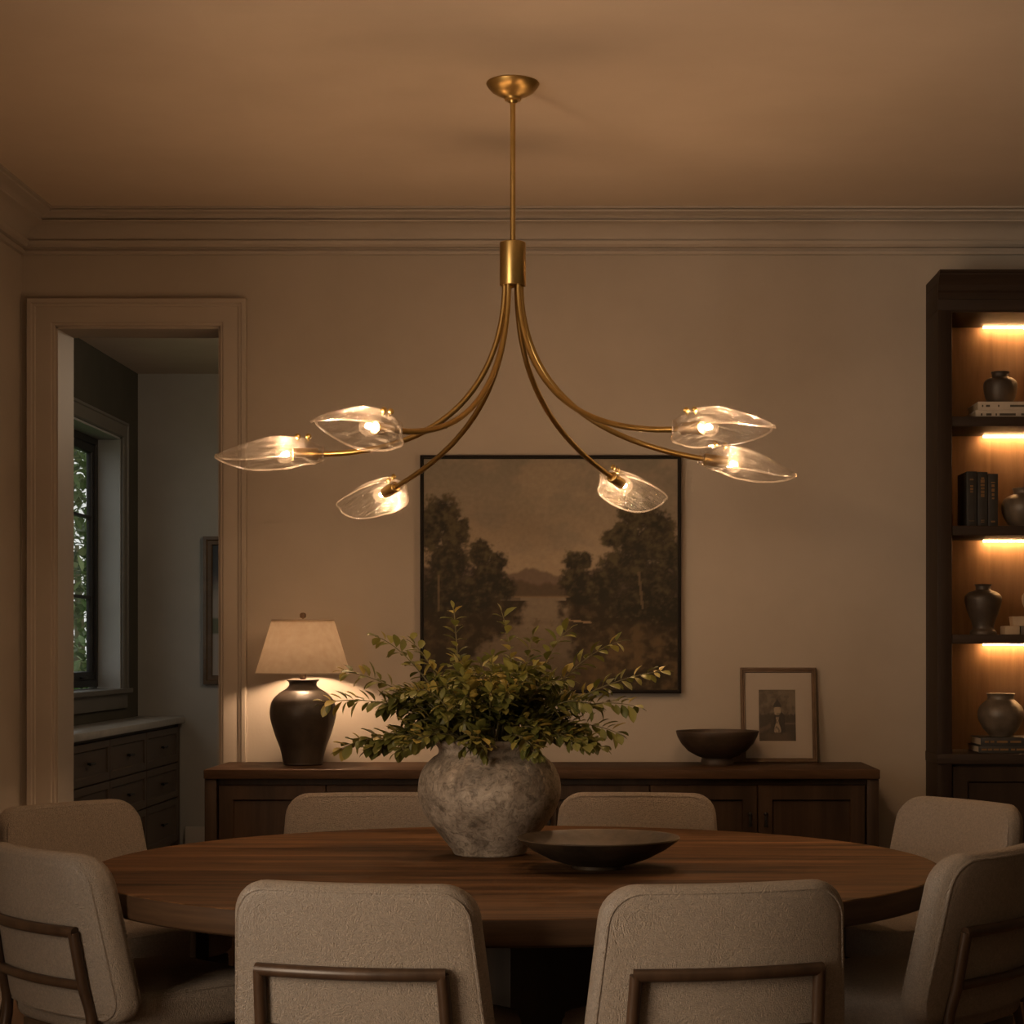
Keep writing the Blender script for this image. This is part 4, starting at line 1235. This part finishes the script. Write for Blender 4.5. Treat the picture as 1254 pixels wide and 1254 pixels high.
# bulb position (pixels), depth, petal roll, length, width
ARMS = [
    dict(yaw=0.0, px=349, py=556, dy=-0.15, roll=-0.30, L=0.300, W=0.150, droop=0.02),
    dict(yaw=-0.25, px=452, py=522, dy=-0.60, roll=-0.55, L=0.265, W=0.165, droop=0.00),
    dict(yaw=0.5, px=467, py=606, dy=0.60, roll=0.45, L=0.255, W=0.145, droop=0.22),
    dict(yaw=0.2, px=868, py=523, dy=-0.55, roll=0.45, L=0.300, W=0.165, droop=0.03),
    dict(yaw=-0.12, px=899, py=568, dy=0.10, roll=0.30, L=0.285, W=0.150, droop=0.14),
    dict(yaw=-0.5, px=765, py=595, dy=0.60, roll=-0.45, L=0.250, W=0.140, droop=0.25),
]
def petal(P, e, u, s, L, W, roll, seed):
    """leaf-shaped blown-glass shade: arched across, drooping at the tip, rippled; P is the bulb centre"""
    q = BM()
    nu, nv = 36, 22
    cr, sr = math.cos(roll), math.sin(roll)
    u2 = u * cr + s * sr; s2 = s * cr - u * sr
    grid = []
    rr = random.Random(seed)
    ph1, ph2 = rr.uniform(0, 6), rr.uniform(0, 6)
    for i in range(nu + 1):
        t = i / nu
        w = W * 0.53 * max(0.03, 1 - abs(2 * t ** 0.88 - 1) ** 2.7) ** 0.52 * (1.06 - 0.12 * t) + 0.004
        along = -0.36 * L + L * t
        ridge = 0.040 + 0.012 * math.sin(PI * t) - 0.050 * max(0, t - 0.45) ** 1.3 * 1.9 - 0.02 * max(0, 0.2 - t) * 5
        row = []
        for j in range(nv + 1):
            v = -1 + 2 * j / nv
            drop = (0.076 * math.sin(PI * min(1, 0.12 + t * 0.86)) ** 0.8) * (abs(v) ** 1.8)
            z = ridge - drop
            z += 0.0035 * math.sin(7 * t + ph1 + 2 * v) * abs(v) ** 2
            z += 0.0009 * math.sin(v * 34 + 5 * t) * (1 - 0.4 * abs(v))
            lat = v * w * (1 - 0.10 * abs(v)) + 0.006 * math.sin(3.0 * t + ph2)
            row.append(P + e * (along + 0.003 * math.sin(2.2 * v + ph1) * abs(v)) + s2 * lat + u2 * z)
        grid.append(row)
    th = 0.0016
    lay = q.verts.layers.float_vector.new('veins')
    V = [[q.verts.new(p + u2 * th) for p in row] for row in grid]
    V2 = [[q.verts.new(p - u2 * th) for p in row] for row in grid]
    for i in range(nu + 1):
        for j in range(nv + 1):
            for W_ in (V, V2): W_[i][j][lay] = (i / nu + seed, (-1 + 2 * j / nv) * (0.35 + 0.65 * math.sin(PI * (0.06 + 0.9 * i / nu))), 0)
    for i in range(nu):
        for j in range(nv):
            q.faces.new([V[i][j], V[i + 1][j], V[i + 1][j + 1], V[i][j + 1]])
            q.faces.new([V2[i][j], V2[i][j + 1], V2[i + 1][j + 1], V2[i + 1][j]])
    rim = [grid[i][0] for i in range(nu + 1)] + [grid[nu][j] for j in range(1, nv + 1)] + [grid[i][nv] for i in range(nu - 1, -1, -1)] + [grid[0][j] for j in range(nv - 1, 0, -1)]
    return q, rim, u2
for i, A in enumerate(ARMS):
    Y = CY + A['dy']
    P = Vector((X(A['px'], Y) - CXX, A['dy'], Z(A['py'], Y) - ZC))
    hd = Vector((P.x, P.y, 0)).normalized()
    e = (hd - Vector((0, 0, A['droop']))).normalized()
    s = e.cross(Vector((0, 0, 1))).normalized(); u = s.cross(e)
    # socket behind the bulb, arm into the socket
    s0, s1 = P - e * 0.092, P - e * 0.022
    start = hd * 0.024 + Vector((0, 0, zl(zh0) + 0.01))
    Rr = Vector((s0.x, s0.y)).length
    H = start.z - s0.z
    pts = [start + Vector((0, 0, 0))] + bezier(start - Vector((0, 0, 0.03)), start - Vector((0, 0, H * 0.52)) + hd * 0.012, s0 - e * (Rr * 0.70), s0 + e * 0.006, 30)
    q = BM(); tube(q, pts, 0.0082, 14)
    arm = obj('arm', q, 'brass', ch, angle=60)
    if i == 0:
        q = BM(); c_ = pts[19] + Vector((0.012, 0, -0.016)); sphere(q, c_, 0.007, sx=0.8, sz=1.1, u=10, v=8); tube(q, [pts[19], c_], 0.003, 6)
        obj('thumb_screw', q, 'bronze', arm)
    q = BM(); tube(q, [s0 - e * 0.002, s0, s0 + e * 0.002, s1 - e * 0.002, s1], [0.013, 0.0165, 0.0175, 0.0175, 0.0165], 24)
    obj('socket', q, 'brass', arm, angle=50)
    q = BM()
    # bulb: clear globe with short neck
    ax = []
    for k in range(13):
        a = PI * k / 12
        ax.append((0.027 * math.sin(a) if k < 10 else max(0.012, 0.027 * math.sin(a)), 0.027 * math.cos(a)))
    ax = [(max(r, 0.0006), z) for r, z in ax]
    ringsL = []
    for r, z in ax:
        ringsL.append([P + e * z + (s * math.cos(2 * PI * k / 20) + u * math.sin(2 * PI * k / 20)) * r for k in range(20)])
    rings(q, ringsL)
    bulb = obj('bulb', q, 'bulb_glass', ch, angle=180)
    q = BM(); sphere(q, (0, 0, 0), 0.0072, u=14, v=10)
    bmesh.ops.transform(q, matrix=Matrix.Translation(P - e * 0.004), verts=q.verts[:])
    obj('filament', q, 'filament', bulb, angle=180)
    rot = Matrix.Rotation(A['yaw'], 3, u)
    q, rim, u2 = petal(P, rot @ e, u, rot @ s, A['L'], A['W'], A['roll'], 11 + i)
    gs = obj('glass_shade', q, 'glass', ch, angle=180)
    q = BM(); tube(q, rim, 0.0030, 8, closed=True)
    obj('rim', q, 'glass_rim', gs, angle=180)
    for kx in (-0.066, -0.036):
        q = BM()
        c_ = P + e * kx + u2 * 0.051
        sphere(q, c_, 0.0082, u=14, v=10); tube(q, [P + e * kx + u2 * 0.038, c_], 0.003, 8)
        obj('fixing_knob', q, 'brass', gs)

# ------------------------------------------------------------------ light
w = bpy.data.worlds.new('dusk_sky'); scene.world = w
w.use_nodes = True
nt = w.node_tree
bg = nt.nodes['Background']
bg.inputs[0].default_value = (0.90, 0.90, 0.86, 1); bg.inputs[1].default_value = 1.25
def area(name, loc, rot, sx, sy, power, color):
    l = bpy.data.lights.new(name, 'AREA'); l.shape = 'RECTANGLE'; l.size = sx; l.size_y = sy
    l.energy = power; l.color = color
    o = bpy.data.objects.new(name, l); COL.objects.link(o); o.location = loc; o.rotation_euler = rot
    return o
# daylight through the dining-room window and through the hall window
area('daylight_dining', (XL - 0.25, (WY0 + WY1) / 2, (WZ0 + WZ1) / 2), (0, -PI / 2, 0), 1.8, 2.1, 185, (1.0, 0.73, 0.50))
pt = area('hall_window_portal', (HX - 0.32, (HW['y0'] + HW['y1']) / 2, (HW['z0'] + HW['z1']) / 2), (0, -PI / 2, 0), HW['z1'] - HW['z0'], HW['y1'] - HW['y0'], 1, (1, 1, 1))
pt.data.cycles.is_portal = True
pl = bpy.data.lights.new('hall_ceiling_lamp', 'POINT'); pl.energy = 24; pl.color = (1.0, 0.78, 0.55); pl.shadow_soft_size = 0.12
po = bpy.data.objects.new('hall_ceiling_lamp', pl); COL.objects.link(po); po.location = (-0.7, 9.8, 2.65)
